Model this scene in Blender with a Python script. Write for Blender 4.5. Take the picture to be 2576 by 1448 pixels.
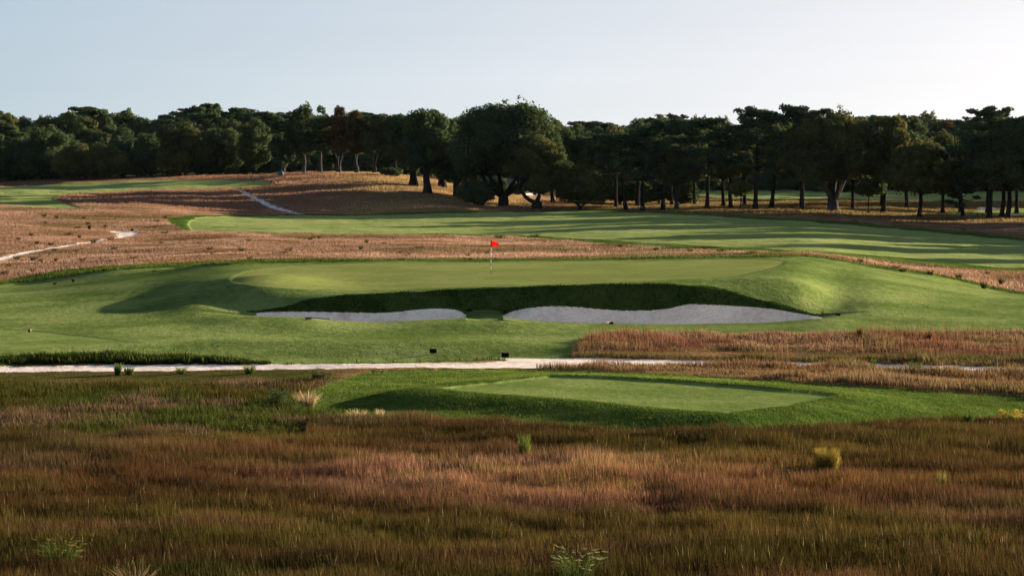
import bpy, math, random
import numpy as np

sc = bpy.context.scene
for o in list(bpy.data.objects):
    bpy.data.objects.remove(o, do_unlink=True)
COL = sc.collection
rng = np.random.default_rng(11)
R = math.radians

# ------------------------------------------------------------------ camera
H = 8.6                                   # eye height over the meadow (m)
F = 2576 * 85 / 36.0                      # focal length in reference pixels
PITCH = math.atan(330 / F)                # looking slightly down
cam = bpy.data.cameras.new('camera')
cam.lens = 85; cam.sensor_width = 36; cam.sensor_fit = 'HORIZONTAL'
cam.clip_start = 1; cam.clip_end = 9000
co = bpy.data.objects.new('camera', cam); COL.objects.link(co)
co.location = (0, 0, H); co.rotation_euler = (math.pi / 2 - PITCH, 0, 0)
sc.camera = co

# ------------------------------------------------------------------ light
SUN_AZ, SUN_EL = 58.0, 9.4                # to the right of the view axis, low
w = bpy.data.worlds.new('World'); sc.world = w; w.use_nodes = True
nt = w.node_tree; N = nt.nodes; L = nt.links
sky = N.new('ShaderNodeTexSky'); sky.sky_type = 'NISHITA'; sky.sun_disc = False
sky.sun_elevation = R(SUN_EL); sky.sun_rotation = R(SUN_AZ)
sky.altitude = 0; sky.air_density = 1.0; sky.dust_density = 1.6; sky.ozone_density = 1.6
tc = N.new('ShaderNodeTexCoord')
add = N.new('ShaderNodeVectorMath'); add.operation = 'ADD'; add.inputs[1].default_value = (0, 0, 0.175)
nrm = N.new('ShaderNodeVectorMath'); nrm.operation = 'NORMALIZE'
hsv = N.new('ShaderNodeHueSaturation')
sep = N.new('ShaderNodeSeparateXYZ'); mr = N.new('ShaderNodeMapRange')         # hazy, greyer air near the horizon
for k_, v_ in ((1, 0.02), (2, 0.35), (3, 0.74), (4, 0.95)): mr.inputs[k_].default_value = v_
tint = N.new('ShaderNodeMix'); tint.data_type = 'RGBA'; tint.blend_type = 'MULTIPLY'; tint.inputs[0].default_value = 1.0
tint.inputs[7].default_value = (1.15, 1.025, 0.985, 1)
L.new(tc.outputs['Generated'], sep.inputs[0]); L.new(sep.outputs[2], mr.inputs[0]); 
mrx = N.new('ShaderNodeMapRange')                                              # paler towards the sun
for k_, v_ in ((1, -0.24), (2, 0.24), (3, 0.92), (4, 0.40)): mrx.inputs[k_].default_value = v_
L.new(sep.outputs[0], mrx.inputs[0]); L.new(mrx.outputs[0], mr.inputs[3]); L.new(mr.outputs[0], hsv.inputs['Saturation'])
L.new(tc.outputs['Generated'], add.inputs[0]); L.new(add.outputs[0], nrm.inputs[0])
L.new(nrm.outputs[0], sky.inputs[0]); L.new(sky.outputs[0], hsv.inputs['Color'])
mpw = N.new('ShaderNodeMapping'); mpw.inputs['Scale'].default_value = (2.2, 2.2, 26); mpw.inputs['Rotation'].default_value = (0, 0.05, 0)
nzw = N.new('ShaderNodeTexNoise'); nzw.inputs['Scale'].default_value = 1.6; nzw.inputs['Detail'].default_value = 5
mrw = N.new('ShaderNodeMapRange'); mrw.inputs[1].default_value = 0.35; mrw.inputs[2].default_value = 0.7; mrw.inputs[3].default_value = 0.985; mrw.inputs[4].default_value = 1.05
veil = N.new('ShaderNodeVectorMath'); veil.operation = 'SCALE'
L.new(tc.outputs['Generated'], mpw.inputs[0]); L.new(mpw.outputs[0], nzw.inputs['Vector']); L.new(nzw.outputs[0], mrw.inputs[0])
L.new(hsv.outputs[0], veil.inputs[0]); L.new(mrw.outputs[0], veil.inputs['Scale']); L.new(veil.outputs[0], tint.inputs[6]); L.new(tint.outputs[2], N['Background'].inputs[0])
N['Background'].inputs[1].default_value = 0.052
sl = bpy.data.lights.new('sun', 'SUN'); sl.energy = 5.0; sl.angle = R(0.5); sl.color = (1.0, 0.82, 0.58)
so = bpy.data.objects.new('sun', sl); COL.objects.link(so)
from mathutils import Vector
sd = Vector((math.cos(R(SUN_EL)) * math.sin(R(SUN_AZ)), math.cos(R(SUN_EL)) * math.cos(R(SUN_AZ)), math.sin(R(SUN_EL))))
so.rotation_euler = sd.to_track_quat('Z', 'Y').to_euler()
so.location = (60, 60, 80)
vs = sc.view_settings
vs.view_transform = 'Standard'; vs.look = 'None'; vs.exposure = 2.22; vs.gamma = 1

HAZE = 0.000006
# ------------------------------------------------------------------ helpers
def tag(o, label=None, cat=None, group=None, kind=None):
    if label: o['label'] = label
    if cat: o['category'] = cat
    if group: o['group'] = group
    if kind: o['kind'] = kind
    return o

def empty(name, loc, rz=0.0):
    o = bpy.data.objects.new(name, None); COL.objects.link(o)
    o.location = loc; o.rotation_euler = (0, 0, rz); o.empty_display_size = 0.3
    return o

def mesh_np(name, co_, counts, idx, col=None, tint=None, smooth=True):
    """co_ (n,3); counts per face; idx flat vertex indices"""
    me = bpy.data.meshes.new(name)
    n = len(co_); nf = len(counts)
    me.vertices.add(n); me.vertices.foreach_set('co', np.ascontiguousarray(co_, np.float32).ravel())
    me.loops.add(len(idx)); me.loops.foreach_set('vertex_index', np.ascontiguousarray(idx, np.int32))
    me.polygons.add(nf)
    st = np.zeros(nf, np.int32); st[1:] = np.cumsum(counts)[:-1]
    me.polygons.foreach_set('loop_start', st)
    me.polygons.foreach_set('loop_total', np.asarray(counts, np.int32))
    if smooth: me.polygons.foreach_set('use_smooth', np.ones(nf, bool))
    if col is not None:
        a = me.color_attributes.new('Col', 'FLOAT_COLOR', 'POINT')
        c4 = np.ones((n, 4), np.float32); c4[:, :3] = col
        a.data.foreach_set('color', c4.ravel())
    me.update(calc_edges=True)
    return me

def link(name, me, mat, parent=None, loc=None):
    o = bpy.data.objects.new(name, me); COL.objects.link(o)
    if mat and not me.materials: me.materials.append(mat)
    if parent: o.parent = parent
    if loc is not None: o.location = loc
    return o

class MB:
    """collects solids into one mesh"""
    def __init__(s): s.v = []; s.c = []; s.i = []; s.n = 0
    def add(s, v, faces):
        for f in faces: s.c.append(len(f)); s.i.extend([k + s.n for k in f])
        s.v.extend([tuple(p) for p in v]); s.n += len(v)
    def box(s, c, d, rz=0.0, rx=0.0, taper=1.0):
        a, b, h = d[0] / 2, d[1] / 2, d[2] / 2
        pts = []
        for z, k in ((-h, 1.0), (h, taper)):
            for x, y in ((-a, -b), (a, -b), (a, b), (-a, b)):
                x2, y2, z2 = x * k, y * k, z
                y2, z2 = y2 * math.cos(rx) - z2 * math.sin(rx), y2 * math.sin(rx) + z2 * math.cos(rx)
                x2, y2 = x2 * math.cos(rz) - y2 * math.sin(rz), x2 * math.sin(rz) + y2 * math.cos(rz)
                pts.append((c[0] + x2, c[1] + y2, c[2] + z2))
        s.add(pts, [(3, 2, 1, 0), (4, 5, 6, 7), (0, 1, 5, 4), (1, 2, 6, 5), (2, 3, 7, 6), (3, 0, 4, 7)])
    def tube(s, pts, rad, n=7):
        pts = [np.array(p, float) for p in pts]; ring = []
        up = np.array([0.31, 0.17, 0.93])
        for k, p in enumerate(pts):
            d = pts[min(k + 1, len(pts) - 1)] - pts[max(k - 1, 0)]; d /= (np.linalg.norm(d) + 1e-9)
            a = np.cross(d, up)
            if np.linalg.norm(a) < 0.2: a = np.cross(d, np.array([1.0, 0.1, 0]))
            a /= np.linalg.norm(a); b = np.cross(d, a)
            ring.append([p + rad[k] * (math.cos(2 * math.pi * j / n) * a + math.sin(2 * math.pi * j / n) * b) for j in range(n)])
        v = [q for r_ in ring for q in r_]; f = []
        for k in range(len(pts) - 1):
            for j in range(n):
                f.append((k * n + j, k * n + (j + 1) % n, (k + 1) * n + (j + 1) % n, (k + 1) * n + j))
        f.append(tuple(range(n))[::-1]); f.append(tuple((len(pts) - 1) * n + j for j in range(n)))
        s.add(v, f)
    def blob(s, c, r, seg=12, rings=8, jit=0.0, rg=None):
        v = []; f = []
        for a in range(1, rings):
            th = math.pi * a / rings
            for j in range(seg):
                ph = 2 * math.pi * j / seg; q = 1 + (rg.uniform(-jit, jit) if rg else 0)
                v.append((c[0] + r[0] * q * math.sin(th) * math.cos(ph), c[1] + r[1] * q * math.sin(th) * math.sin(ph), c[2] + r[2] * q * math.cos(th)))
        t = len(v); v.append((c[0], c[1], c[2] + r[2])); v.append((c[0], c[1], c[2] - r[2]))
        for a in range(rings - 2):
            for j in range(seg):
                f.append((a * seg + j, (a + 1) * seg + j, (a + 1) * seg + (j + 1) % seg, a * seg + (j + 1) % seg))
        for j in range(seg):
            f.append((t, j, (j + 1) % seg)); f.append((t + 1, (rings - 2) * seg + (j + 1) % seg, (rings - 2) * seg + j))
        s.add(v, f)
    def mesh(s, name, smooth=True): return mesh_np(name, np.array(s.v), s.c, s.i, smooth=smooth)
    def build(s, name, mat, parent=None, smooth=True, loc=None): return link(name, s.mesh(name, smooth), mat, parent, loc)

_lat = np.random.default_rng(5).random((64, 256, 256)).astype(np.float32)
def vn(x, y, scale, seed=0):
    """smooth value noise 0..1"""
    x = np.asarray(x, float) / scale + 37.3 * seed + 1000; y = np.asarray(y, float) / scale + 91.7 * seed + 1000
    xi = np.floor(x).astype(int); yi = np.floor(y).astype(int); fx = x - xi; fy = y - yi
    fx = fx * fx * (3 - 2 * fx); fy = fy * fy * (3 - 2 * fy); T_ = _lat[seed % 64]
    a = T_[xi & 255, yi & 255]; b = T_[(xi + 1) & 255, yi & 255]; c = T_[xi & 255, (yi + 1) & 255]; d = T_[(xi + 1) & 255, (yi + 1) & 255]
    return (a * (1 - fx) + b * fx) * (1 - fy) + (c * (1 - fx) + d * fx) * fy
def fbm(x, y, scale, seed=0, oct_=3):
    s = 0; a = 1; t = 0
    for k in range(oct_): s = s + a * vn(x, y, scale / 2 ** k, seed + k * 7); t += a; a *= 0.5
    return s / t
def sstep(a, b, x):
    t = np.clip((x - a) / (b - a), 0, 1); return t * t * (3 - 2 * t)

# ------------------------------------------------------------------ materials
def new_mat(name):
    m = bpy.data.materials.new(name); m.use_nodes = True
    nt = m.node_tree; nt.nodes.clear()
    out = nt.nodes.new('ShaderNodeOutputMaterial')
    return m, nt, nt.nodes, nt.links, out

def ramp(N, stops):
    r = N.new('ShaderNodeValToRGB'); e = r.color_ramp.elements
    e[0].position, e[0].color = stops[0][0], (*stops[0][1], 1); e[1].position, e[1].color = stops[-1][0], (*stops[-1][1], 1)
    for p, c in stops[1:-1]:
        k = e.new(p); k.color = (*c, 1)
    return r

def noise(N, L, vec, scale, detail=4, rough=0.6):
    n = N.new('ShaderNodeTexNoise'); n.inputs['Scale'].default_value = scale; n.inputs['Detail'].default_value = detail; n.inputs['Roughness'].default_value = rough
    L.new(vec, n.inputs['Vector']); return n

def turf_mat(name, c_dark, c_mid, c_light, fine=9.0, bump=0.6, bdist=0.08, big=0.16, trans=0.0):
    """closely mown grass: mottled colour, fine blade-like bump"""
    m, nt, N, L, out = new_mat(name)
    g = N.new('ShaderNodeNewGeometry')
    n1 = noise(N, L, g.outputs['Position'], big, 5, 0.62)
    mp = N.new('ShaderNodeMapping'); mp.inputs['Scale'].default_value = (1.0, 0.8, 1.0); L.new(g.outputs['Position'], mp.inputs[0])
    n2 = noise(N, L, mp.outputs[0], fine, 4, 0.7)
    n4 = noise(N, L, mp.outputs[0], fine * 0.22, 4, 0.65)
    mx = N.new('ShaderNodeMath'); mx.operation = 'MULTIPLY_ADD'; mx.inputs[1].default_value = 0.30; L.new(n2.outputs[0], mx.inputs[0]); L.new(n1.outputs[0], mx.inputs[2])
    m2 = N.new('ShaderNodeMath'); m2.operation = 'MULTIPLY_ADD'; m2.inputs[1].default_value = 0.50; L.new(n4.outputs[0], m2.inputs[0]); L.new(mx.outputs[0], m2.inputs[2])
    r = ramp(N, [(0.73, c_dark), (0.90, c_mid), (1.07, c_light)])
    L.new(m2.outputs[0], r.inputs[0])
    b = N.new('ShaderNodeBump'); b.inputs['Strength'].default_value = bump; b.inputs['Distance'].default_value = bdist
    L.new(n2.outputs[0], b.inputs['Height'])
    b2 = N.new('ShaderNodeBump'); b2.inputs['Strength'].default_value = bump * 0.8; b2.inputs['Distance'].default_value = bdist * 3
    L.new(n4.outputs[0], b2.inputs['Height']); L.new(b.outputs[0], b2.inputs['Normal'])
    d = N.new('ShaderNodeBsdfDiffuse')
    L.new(r.outputs[0], d.inputs[0]); L.new(b2.outputs[0], d.inputs['Normal'])
    L.new(d.outputs[0], out.inputs[0]); return m

def blade_mat(name, trans=0.45, gain=1.0):
    m, nt, N, L, out = new_mat(name)
    a = N.new('ShaderNodeVertexColor'); a.layer_name = 'Col'
    d = N.new('ShaderNodeBsdfDiffuse'); t = N.new('ShaderNodeBsdfTranslucent')
    mx = N.new('ShaderNodeMixShader'); mx.inputs[0].default_value = trans
    L.new(a.outputs[0], d.inputs[0]); L.new(a.outputs[0], t.inputs[0]); L.new(d.outputs[0], mx.inputs[1]); L.new(t.outputs[0], mx.inputs[2])
    L.new(mx.outputs[0], out.inputs[0]); return m

def leaf_mat(name, stops, trans=0.35):
    m, nt, N, L, out = new_mat(name)
    a = N.new('ShaderNodeVertexColor'); a.layer_name = 'Col'
    oi = N.new('ShaderNodeObjectInfo')
    ma = N.new('ShaderNodeMath'); ma.operation = 'MULTIPLY_ADD'; ma.inputs[1].default_value = 0.22
    L.new(oi.outputs['Random'], ma.inputs[0])
    sp = N.new('ShaderNodeSeparateColor'); L.new(a.outputs[0], sp.inputs[0]); L.new(sp.outputs[0], ma.inputs[2])
    r = ramp(N, stops); L.new(ma.outputs[0], r.inputs[0])
    d = N.new('ShaderNodeBsdfDiffuse'); t = N.new('ShaderNodeBsdfTranslucent')
    mx = N.new('ShaderNodeMixShader'); mx.inputs[0].default_value = trans
    L.new(r.outputs[0], d.inputs[0]); L.new(r.outputs[0], t.inputs[0]); L.new(d.outputs[0], mx.inputs[1]); L.new(t.outputs[0], mx.inputs[2])
    L.new(mx.outputs[0], out.inputs[0]); return m

def plain(name, c, rough=0.6, var=0.15, scale=12.0, metal=0.0, bump=0.0, spec=None):
    m, nt, N, L, out = new_mat(name)
    g = N.new('ShaderNodeTexCoord'); n = noise(N, L, g.outputs['Object'], scale, 5, 0.6)
    r = ramp(N, [(0.3, tuple(x * (1 - var) for x in c)), (0.7, tuple(min(1, x * (1 + var)) for x in c))]); L.new(n.outputs[0], r.inputs[0])
    d = N.new('ShaderNodeBsdfPrincipled'); d.inputs['Roughness'].default_value = rough; d.inputs['Metallic'].default_value = metal
    if spec is not None: d.inputs['Specular IOR Level'].default_value = spec
    L.new(r.outputs[0], d.inputs['Base Color'])
    if bump:
        b = N.new('ShaderNodeBump'); b.inputs['Strength'].default_value = bump; b.inputs['Distance'].default_value = 0.05
        L.new(n.outputs[0], b.inputs['Height']); L.new(b.outputs[0], d.inputs['Normal'])
    L.new(d.outputs[0], out.inputs[0]); return m

def ground_mat(name):
    m, nt, N, L, out = new_mat(name)
    a = N.new('ShaderNodeVertexColor'); a.layer_name = 'Col'
    g = N.new('ShaderNodeNewGeometry')
    n = noise(N, L, g.outputs['Position'], 1.3, 6, 0.7); n2 = noise(N, L, g.outputs['Position'], 6.0, 4, 0.7)
    r = ramp(N, [(0.3, (0.55, 0.56, 0.55)), (0.5, (1, 1, 1)), (0.72, (1.35, 1.3, 1.2))]); L.new(n.outputs[0], r.inputs[0])
    mu = N.new('ShaderNodeMix'); mu.data_type = 'RGBA'; mu.blend_type = 'MULTIPLY'; mu.inputs[0].default_value = 1.0
    L.new(a.outputs[0], mu.inputs[6]); L.new(r.outputs[0], mu.inputs[7])
    b = N.new('ShaderNodeBump'); b.inputs['Strength'].default_value = 0.9; b.inputs['Distance'].default_value = 0.25; L.new(n2.outputs[0], b.inputs['Height'])
    d = N.new('ShaderNodeBsdfDiffuse'); L.new(mu.outputs[2], d.inputs[0]); L.new(b.outputs[0], d.inputs['Normal'])
    L.new(d.outputs[0], out.inputs[0]); return m

def sand_mat(name, c, raked=True):
    m, nt, N, L, out = new_mat(name)
    g = N.new('ShaderNodeNewGeometry')
    n = noise(N, L, g.outputs['Position'], 0.8, 7, 0.7); n2 = noise(N, L, g.outputs['Position'], 7.0, 5, 0.75); n3 = noise(N, L, g.outputs['Position'], 2.3, 4, 0.6)
    r = ramp(N, [(0.30, tuple(x * q for x, q in zip(c, (0.70, 0.66, 0.62)))), (0.52, c), (0.75, tuple(min(1, x * 1.12) for x in c))]); L.new(n.outputs[0], r.inputs[0])
    r2 = ramp(N, [(0.32, (0.72, 0.68, 0.64)), (0.50, (1, 1, 1)), (0.7, (1.08, 1.08, 1.08))]); L.new(n2.outputs[0], r2.inputs[0])
    mu = N.new('ShaderNodeMix'); mu.data_type = 'RGBA'; mu.blend_type = 'MULTIPLY'; mu.inputs[0].default_value = 0.85; L.new(r.outputs[0], mu.inputs[6]); L.new(r2.outputs[0], mu.inputs[7])
    mp = N.new('ShaderNodeMapping'); mp.inputs['Rotation'].default_value = (0, 0, 1.1) if raked else (0, 0, 1.5708); L.new(g.outputs['Position'], mp.inputs[0])
    wv = N.new('ShaderNodeTexWave'); wv.inputs['Scale'].default_value = 1.6 if raked else 0.55; wv.inputs['Distortion'].default_value = 5.0; wv.inputs['Detail'].default_value = 3
    L.new(mp.outputs[0], wv.inputs['Vector'])
    b = N.new('ShaderNodeBump'); b.inputs['Strength'].default_value = 0.6; b.inputs['Distance'].default_value = 0.05; L.new(n2.outputs[0], b.inputs['Height'])
    b3 = N.new('ShaderNodeBump'); b3.inputs['Strength'].default_value = 0.5; b3.inputs['Distance'].default_value = 0.12; L.new(n3.outputs[0], b3.inputs['Height']); L.new(b.outputs[0], b3.inputs['Normal'])
    b2 = N.new('ShaderNodeBump'); b2.inputs['Strength'].default_value = 0.5; b2.inputs['Distance'].default_value = 0.03
    L.new(wv.outputs[1], b2.inputs['Height']); L.new(b3.outputs[0], b2.inputs['Normal'])
    d = N.new('ShaderNodeBsdfDiffuse'); L.new(mu.outputs[2], d.inputs[0]); L.new(b2.outputs[0], d.inputs['Normal'])
    L.new(d.outputs[0], out.inputs[0]); return m

M = {}
M['green'] = turf_mat('putting_green_turf', (0.135, 0.165, 0.046), (0.160, 0.190, 0.056), (0.190, 0.215, 0.070), fine=14, bump=0.35, bdist=0.03, big=0.22)
M['fairway'] = turf_mat('fairway_turf', (0.068, 0.104, 0.026), (0.108, 0.148, 0.042), (0.150, 0.190, 0.062), fine=9, bump=0.5, bdist=0.06)
M['far_fairway'] = turf_mat('far_fairway_turf', (0.140, 0.190, 0.056), (0.180, 0.225, 0.074), (0.215, 0.250, 0.092), fine=5, bump=0.6, bdist=0.08, big=0.09)
M['tee'] = turf_mat('tee_turf', (0.096, 0.140, 0.036), (0.128, 0.172, 0.048), (0.158, 0.202, 0.062), fine=12, bump=0.4, bdist=0.035, big=0.3)
M['rough'] = turf_mat('rough_turf', (0.030, 0.060, 0.010), (0.048, 0.084, 0.015), (0.074, 0.110, 0.024), fine=5, bump=1.0, bdist=0.12, big=0.3)
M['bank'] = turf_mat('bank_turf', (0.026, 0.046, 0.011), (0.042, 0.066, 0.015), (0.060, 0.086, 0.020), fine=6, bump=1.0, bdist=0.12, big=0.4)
M['ground'] = ground_mat('meadow_ground')
M['sand'] = sand_mat('bunker_sand', (0.93, 0.77, 0.61))
M['path'] = sand_mat('sandy_path', (0.62, 0.555, 0.525), False)
M['blade'] = blade_mat('grass_blades', 0.42)
M['bark'] = plain('bark', (0.022, 0.019, 0.017), 0.9, 0.4, 3.0, bump=0.8, spec=0.0)
M['pale_bark'] = plain('pale_bark', (0.048, 0.044, 0.042), 0.9, 0.35, 3.0, bump=0.6, spec=0.0)
M['oak'] = leaf_mat('oak_leaves', [(0.0, (0.024, 0.042, 0.022)), (0.5, (0.042, 0.064, 0.028)), (1.0, (0.068, 0.090, 0.034)), (1.2, (0.078, 0.098, 0.036))])
M['olive'] = leaf_mat('olive_leaves', [(0.0, (0.034, 0.044, 0.022)), (0.5, (0.060, 0.070, 0.026)), (1.0, (0.098, 0.098, 0.032)), (1.2, (0.110, 0.104, 0.034))])
M['pine'] = leaf_mat('pine_needles', [(0.0, (0.020, 0.038, 0.024)), (0.5, (0.032, 0.053, 0.028)), (1.0, (0.050, 0.074, 0.032)), (1.2, (0.058, 0.080, 0.034))], 0.25)
M['russet'] = leaf_mat('russet_leaves', [(0.0, (0.034, 0.038, 0.020)), (0.5, (0.058, 0.048, 0.022)), (1.0, (0.100, 0.060, 0.032)), (1.2, (0.11, 0.065, 0.034))])
M['black'] = plain('black_paint', (0.004, 0.0045, 0.005), 1.0, spec=0.0)
M['red'] = plain('red_cloth', (0.62, 0.035, 0.03), 0.7, 0.06, 8)
M['white'] = plain('white_paint', (0.72, 0.72, 0.70), 0.5, 0.05)
M['pole_red'] = plain('dark_red_paint', (0.16, 0.03, 0.022), 0.5, 0.1)
M['wood'] = plain('weathered_wood', (0.12, 0.09, 0.06), 0.85, 0.3, 9, bump=0.4)
M['pale_wood'] = plain('pale_wood', (0.40, 0.28, 0.22), 0.7, 0.15, 9)
M['blue'] = plain('blue_grey_canvas', (0.055, 0.085, 0.12), 0.8, 0.2, spec=0.1)
M['house'] = plain('grey_boards', (0.10, 0.095, 0.09), 0.8, 0.2, 4)
M['roof'] = plain('dark_shingle', (0.06, 0.055, 0.05), 0.85, 0.25, 6)

# ------------------------------------------------------------------ picture <-> place
CP, SP = math.cos(PITCH), math.sin(PITCH)
def slope(v): return np.tan(np.arctan((724 - np.asarray(v, float)) / F) - PITCH)
def tan_u(u, v=900.0):
    yc = (724 - np.asarray(v, float)) / F
    return (np.asarray(u, float) - 1288) / F / (CP + yc * SP)
def zat(d, v): return H + slope(v) * np.asarray(d, float)

def pchip(x, y, xq):
    x = np.asarray(x, float); y = np.asarray(y, float); h = np.diff(x); dl = np.diff(y) / h; n = len(x)
    m = np.zeros(n); m[0] = dl[0]; m[-1] = dl[-1]
    for k in range(1, n - 1):
        if dl[k - 1] * dl[k] > 0:
            w1 = 2 * h[k] + h[k - 1]; w2 = h[k] + 2 * h[k - 1]; m[k] = (w1 + w2) / (w1 / dl[k - 1] + w2 / dl[k])
    i = np.clip(np.searchsorted(x, xq) - 1, 0, n - 2); t = np.clip((xq - x[i]) / h[i], 0, 1)
    return (1 + 2 * t) * (1 - t) ** 2 * y[i] + t * (1 - t) ** 2 * h[i] * m[i] + t * t * (3 - 2 * t) * y[i + 1] + t * t * (t - 1) * h[i] * m[i + 1]

# terrain profiles: distance then either image row seen there, or ('z', height)
z = 'z'
PROF = {
    -900: [(20, z, 0), (60, z, 0), (93, z, .0), (97.5, z, .1), (101, z, .3), (113, z, .5), (132, z, .6), (165, z, .45), (200, z, .8), (250, z, 1.8), (300, z, 2.9), (380, z, 4), (430, z, 4.5), (500, z, 5.2), (600, z, 6.5)],
    0: [(20, z, 0), (60, z, 0), (93, z, .06), (97.5, 925), (98.6, 905), (100, 888), (113.3, 828), (120, 800), (132, 760), (148, 730), (160, 714), (168, 690), (185, 660), (215, 610), (250, 565), (285, 525), (320, 500), (380, 470), (430, z, 4.2), (500, z, 5), (600, z, 6.5)],
    330: [(20, z, 0), (60, z, 0), (93, z, .08), (97.5, 924), (99, 908), (103, 875), (105, 864), (112, 830), (118, 805), (128, 760), (140, 715), (156, 680), (160, 674), (166, z, 1.0), (172, 665), (190, 640), (220, 605), (250, 570), (280, 535), (320, 505), (370, 478), (400, 457), (430, z, 4.8), (500, z, 5.2), (600, z, 6.5)],
    640: [(20, z, 0), (60, z, 0), (93, z, .1), (97, 926), (100, 905), (102.6, 880), (105, 861), (109, 847), (116, 812), (126, 712), (150, 662), (156, z, 1.5), (170, 652), (200, 620), (225, 592), (235, 582), (265, 560), (290, 546), (300, 541), (330, 508), (355, 482), (375, 465), (395, 450), (410, 444), (440, z, 5.2), (500, z, 5.4), (600, z, 6.5)],
    900: [(20, z, 0), (60, z, 0), (85, z, .15), (93, z, .2), (97, z, .22), (100.4, 908), (102.6, 882), (104.8, 862), (109, 848), (116, 813), (126, 728), (150, 659), (157, z, 1.6), (172, 651), (205, 615), (230, 592), (265, 565), (300, 543), (308, 540), (330, 510), (355, 475), (375, 450), (392, 438), (410, z, 5.8), (450, z, 5.3), (600, z, 6)],
    1100: [(20, z, 0), (60, z, 0), (85, z, .3), (93, z, .3), (97, z, .28), (100.4, 908), (102.6, 882), (104.8, 862), (109, 848), (116, 813), (126, 726), (150, 659), (157, z, 1.6), (172, 651), (205, 617), (232, 594), (268, 565), (302, 540), (330, 515), (350, 492), (365, 478), (385, 460), (410, z, 4.5), (600, z, 6)],
    1250: [(20, z, 0), (60, z, 0), (85, z, .35), (93, z, .3), (98.5, z, .28), (101, 900), (102.8, 882), (104.8, 864), (109, 850), (116, 815), (126, 722), (148, 659), (155, z, 1.6), (172, 651), (207, 618), (235, 595), (270, 565), (305, 541), (325, 533), (345, 522), (370, 505), (400, 490), (430, z, 2.6), (600, z, 5)],
    1600: [(20, z, 0), (60, z, 0), (85, z, .4), (93, z, .3), (98.5, z, .2), (103, 885), (108, 857), (116, 815), (126, 708), (148, 655), (155, z, 1.6), (170, 650), (190, 632), (212, 611), (250, 575), (290, 548), (318, 534), (345, 528), (400, 508), (450, 492), (480, 484), (520, z, 2), (600, z, 4)],
    2000: [(20, z, 0), (60, z, 0), (85, z, .45), (93, z, .25), (97, z, .1), (104, 882), (110, 846), (116, 815), (126, 715), (146, 650), (152, z, 1.8), (164, 645), (180, 633), (200, 617), (245, 580), (285, 556), (300, 549), (318, 540), (345, 527), (400, 508), (450, 492), (480, 484), (520, z, 2), (600, z, 4)],
    2300: [(20, z, 0), (60, z, 0), (85, z, .3), (93, z, .15), (97, z, .08), (104, 882), (111, 842), (118, 805), (128, 760), (140, 715), (152, 688), (158, z, .9), (165, 681), (178, 662), (185, 655), (220, 618), (260, 587), (285, 572), (310, 556), (330, 543), (345, 536), (380, 520), (430, 500), (470, 487), (520, z, 2), (600, z, 4)],
    2576: [(20, z, 0), (60, z, 0), (85, z, .1), (93, z, .05), (97, z, .05), (104, 885), (111, 845), (120, 806), (131, 772), (142, 742), (147, z, .2), (154, 733), (165, 692), (170, 683), (200, 650), (230, 620), (250, 605), (275, 585), (300, 565), (320, 552), (345, 540), (380, 525), (430, 503), (470, 488), (520, z, 2), (600, z, 4)],
    3500: [(20, z, 0), (60, z, 0), (97, z, .05), (111, z, .3), (131, z, .4), (145, z, .2), (165, z, .4), (200, z, .1), (250, z, 0), (300, z, .2), (345, z, .4), (400, z, .8), (470, z, 1.5), (520, z, 2), (600, z, 4)],
}
def prof_pts(lst):
    xs, zs = [], []
    for p in lst:
        xs.append(p[0]); zs.append(p[2] if p[1] == 'z' else float(zat(p[0], p[1])))
    return np.array(xs, float), np.array(zs, float)

T = np.concatenate([np.linspace(-1.6, -0.30, 14), np.linspace(-0.28, -0.226, 28), np.arange(-0.2240, 0.2240, 0.00041), np.linspace(0.226, 0.28, 28), np.linspace(0.30, 1.6, 14)])
D = np.concatenate([np.arange(6, 40, 2.0), np.arange(40, 70, 0.5), np.arange(70, 82, 0.16), np.arange(82, 92, 0.06), np.arange(92, 104, 0.12), np.arange(104, 114, 0.1), np.arange(114, 118.6, 0.08), np.arange(118.6, 124, 0.027), np.arange(124, 128, 0.08), np.arange(128, 155, 0.15), np.arange(155, 345, 0.5), np.arange(345, 480, 1.6), np.arange(480, 900, 14), np.array([900, 1100, 1400, 1900, 2600, 3600, 5000])])
NT, ND = len(T), len(D)
us = np.array(sorted(PROF)); ts = np.array([float(tan_u(u)) for u in us])
Pcol = np.stack([pchip(*prof_pts(PROF[u]), np.clip(D, 20, 600)) for u in us])     # (cols, ND)
Z = np.empty((ND, NT))
Tc = np.clip(T, ts[0], ts[-1])
for r_ in range(ND): Z[r_] = pchip(ts, Pcol[:, r_], Tc)

# the raised green, its steep face and the two bunkers (curves along the picture width)
def crv(s): 
    a = [tuple(float(q) for q in k.split(':')) for k in s.split()]
    return np.array([float(tan_u(p[0], 790)) for p in a]), np.array([p[1] for p in a])
cv_lip = crv('440:806 560:797 640:796 700:797 780:800 830:806 880:809 950:811 1000:809 1090:804 1150:801 1172:800 1220:806 1263:799 1300:803 1340:807 1450:812 1550:815 1700:816 1900:813 2000:807 2040:803 2068:801 2120:799 2260:800')
cv_D = crv('440:3 600:3 640:3.4 760:4 1100:4.2 1220:3.9 1340:4.2 1740:4.6 1900:4.2 2069:3.4 2260:3')
cv_st = crv('440:790 600:792 640:790 700:787 760:787 850:788 950:790 1020:785 1100:779 1140:781 1165:789 1172:793 1220:781 1258:790 1263:795 1290:786 1340:776 1400:773 1450:775 1520:781 1580:784 1640:783 1700:775 1740:768 1800:770 1900:776 1960:783 2000:790 2040:796 2068:799 2110:795 2260:790')
cv_Dt = crv('440:3 560:1.6 640:.8 700:.8 820:1 1000:1 1172:1.2 1263:1.2 1400:1 1700:1 1800:.9 1900:.7 2000:.5 2068:.35 2110:.6 2260:3')
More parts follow.
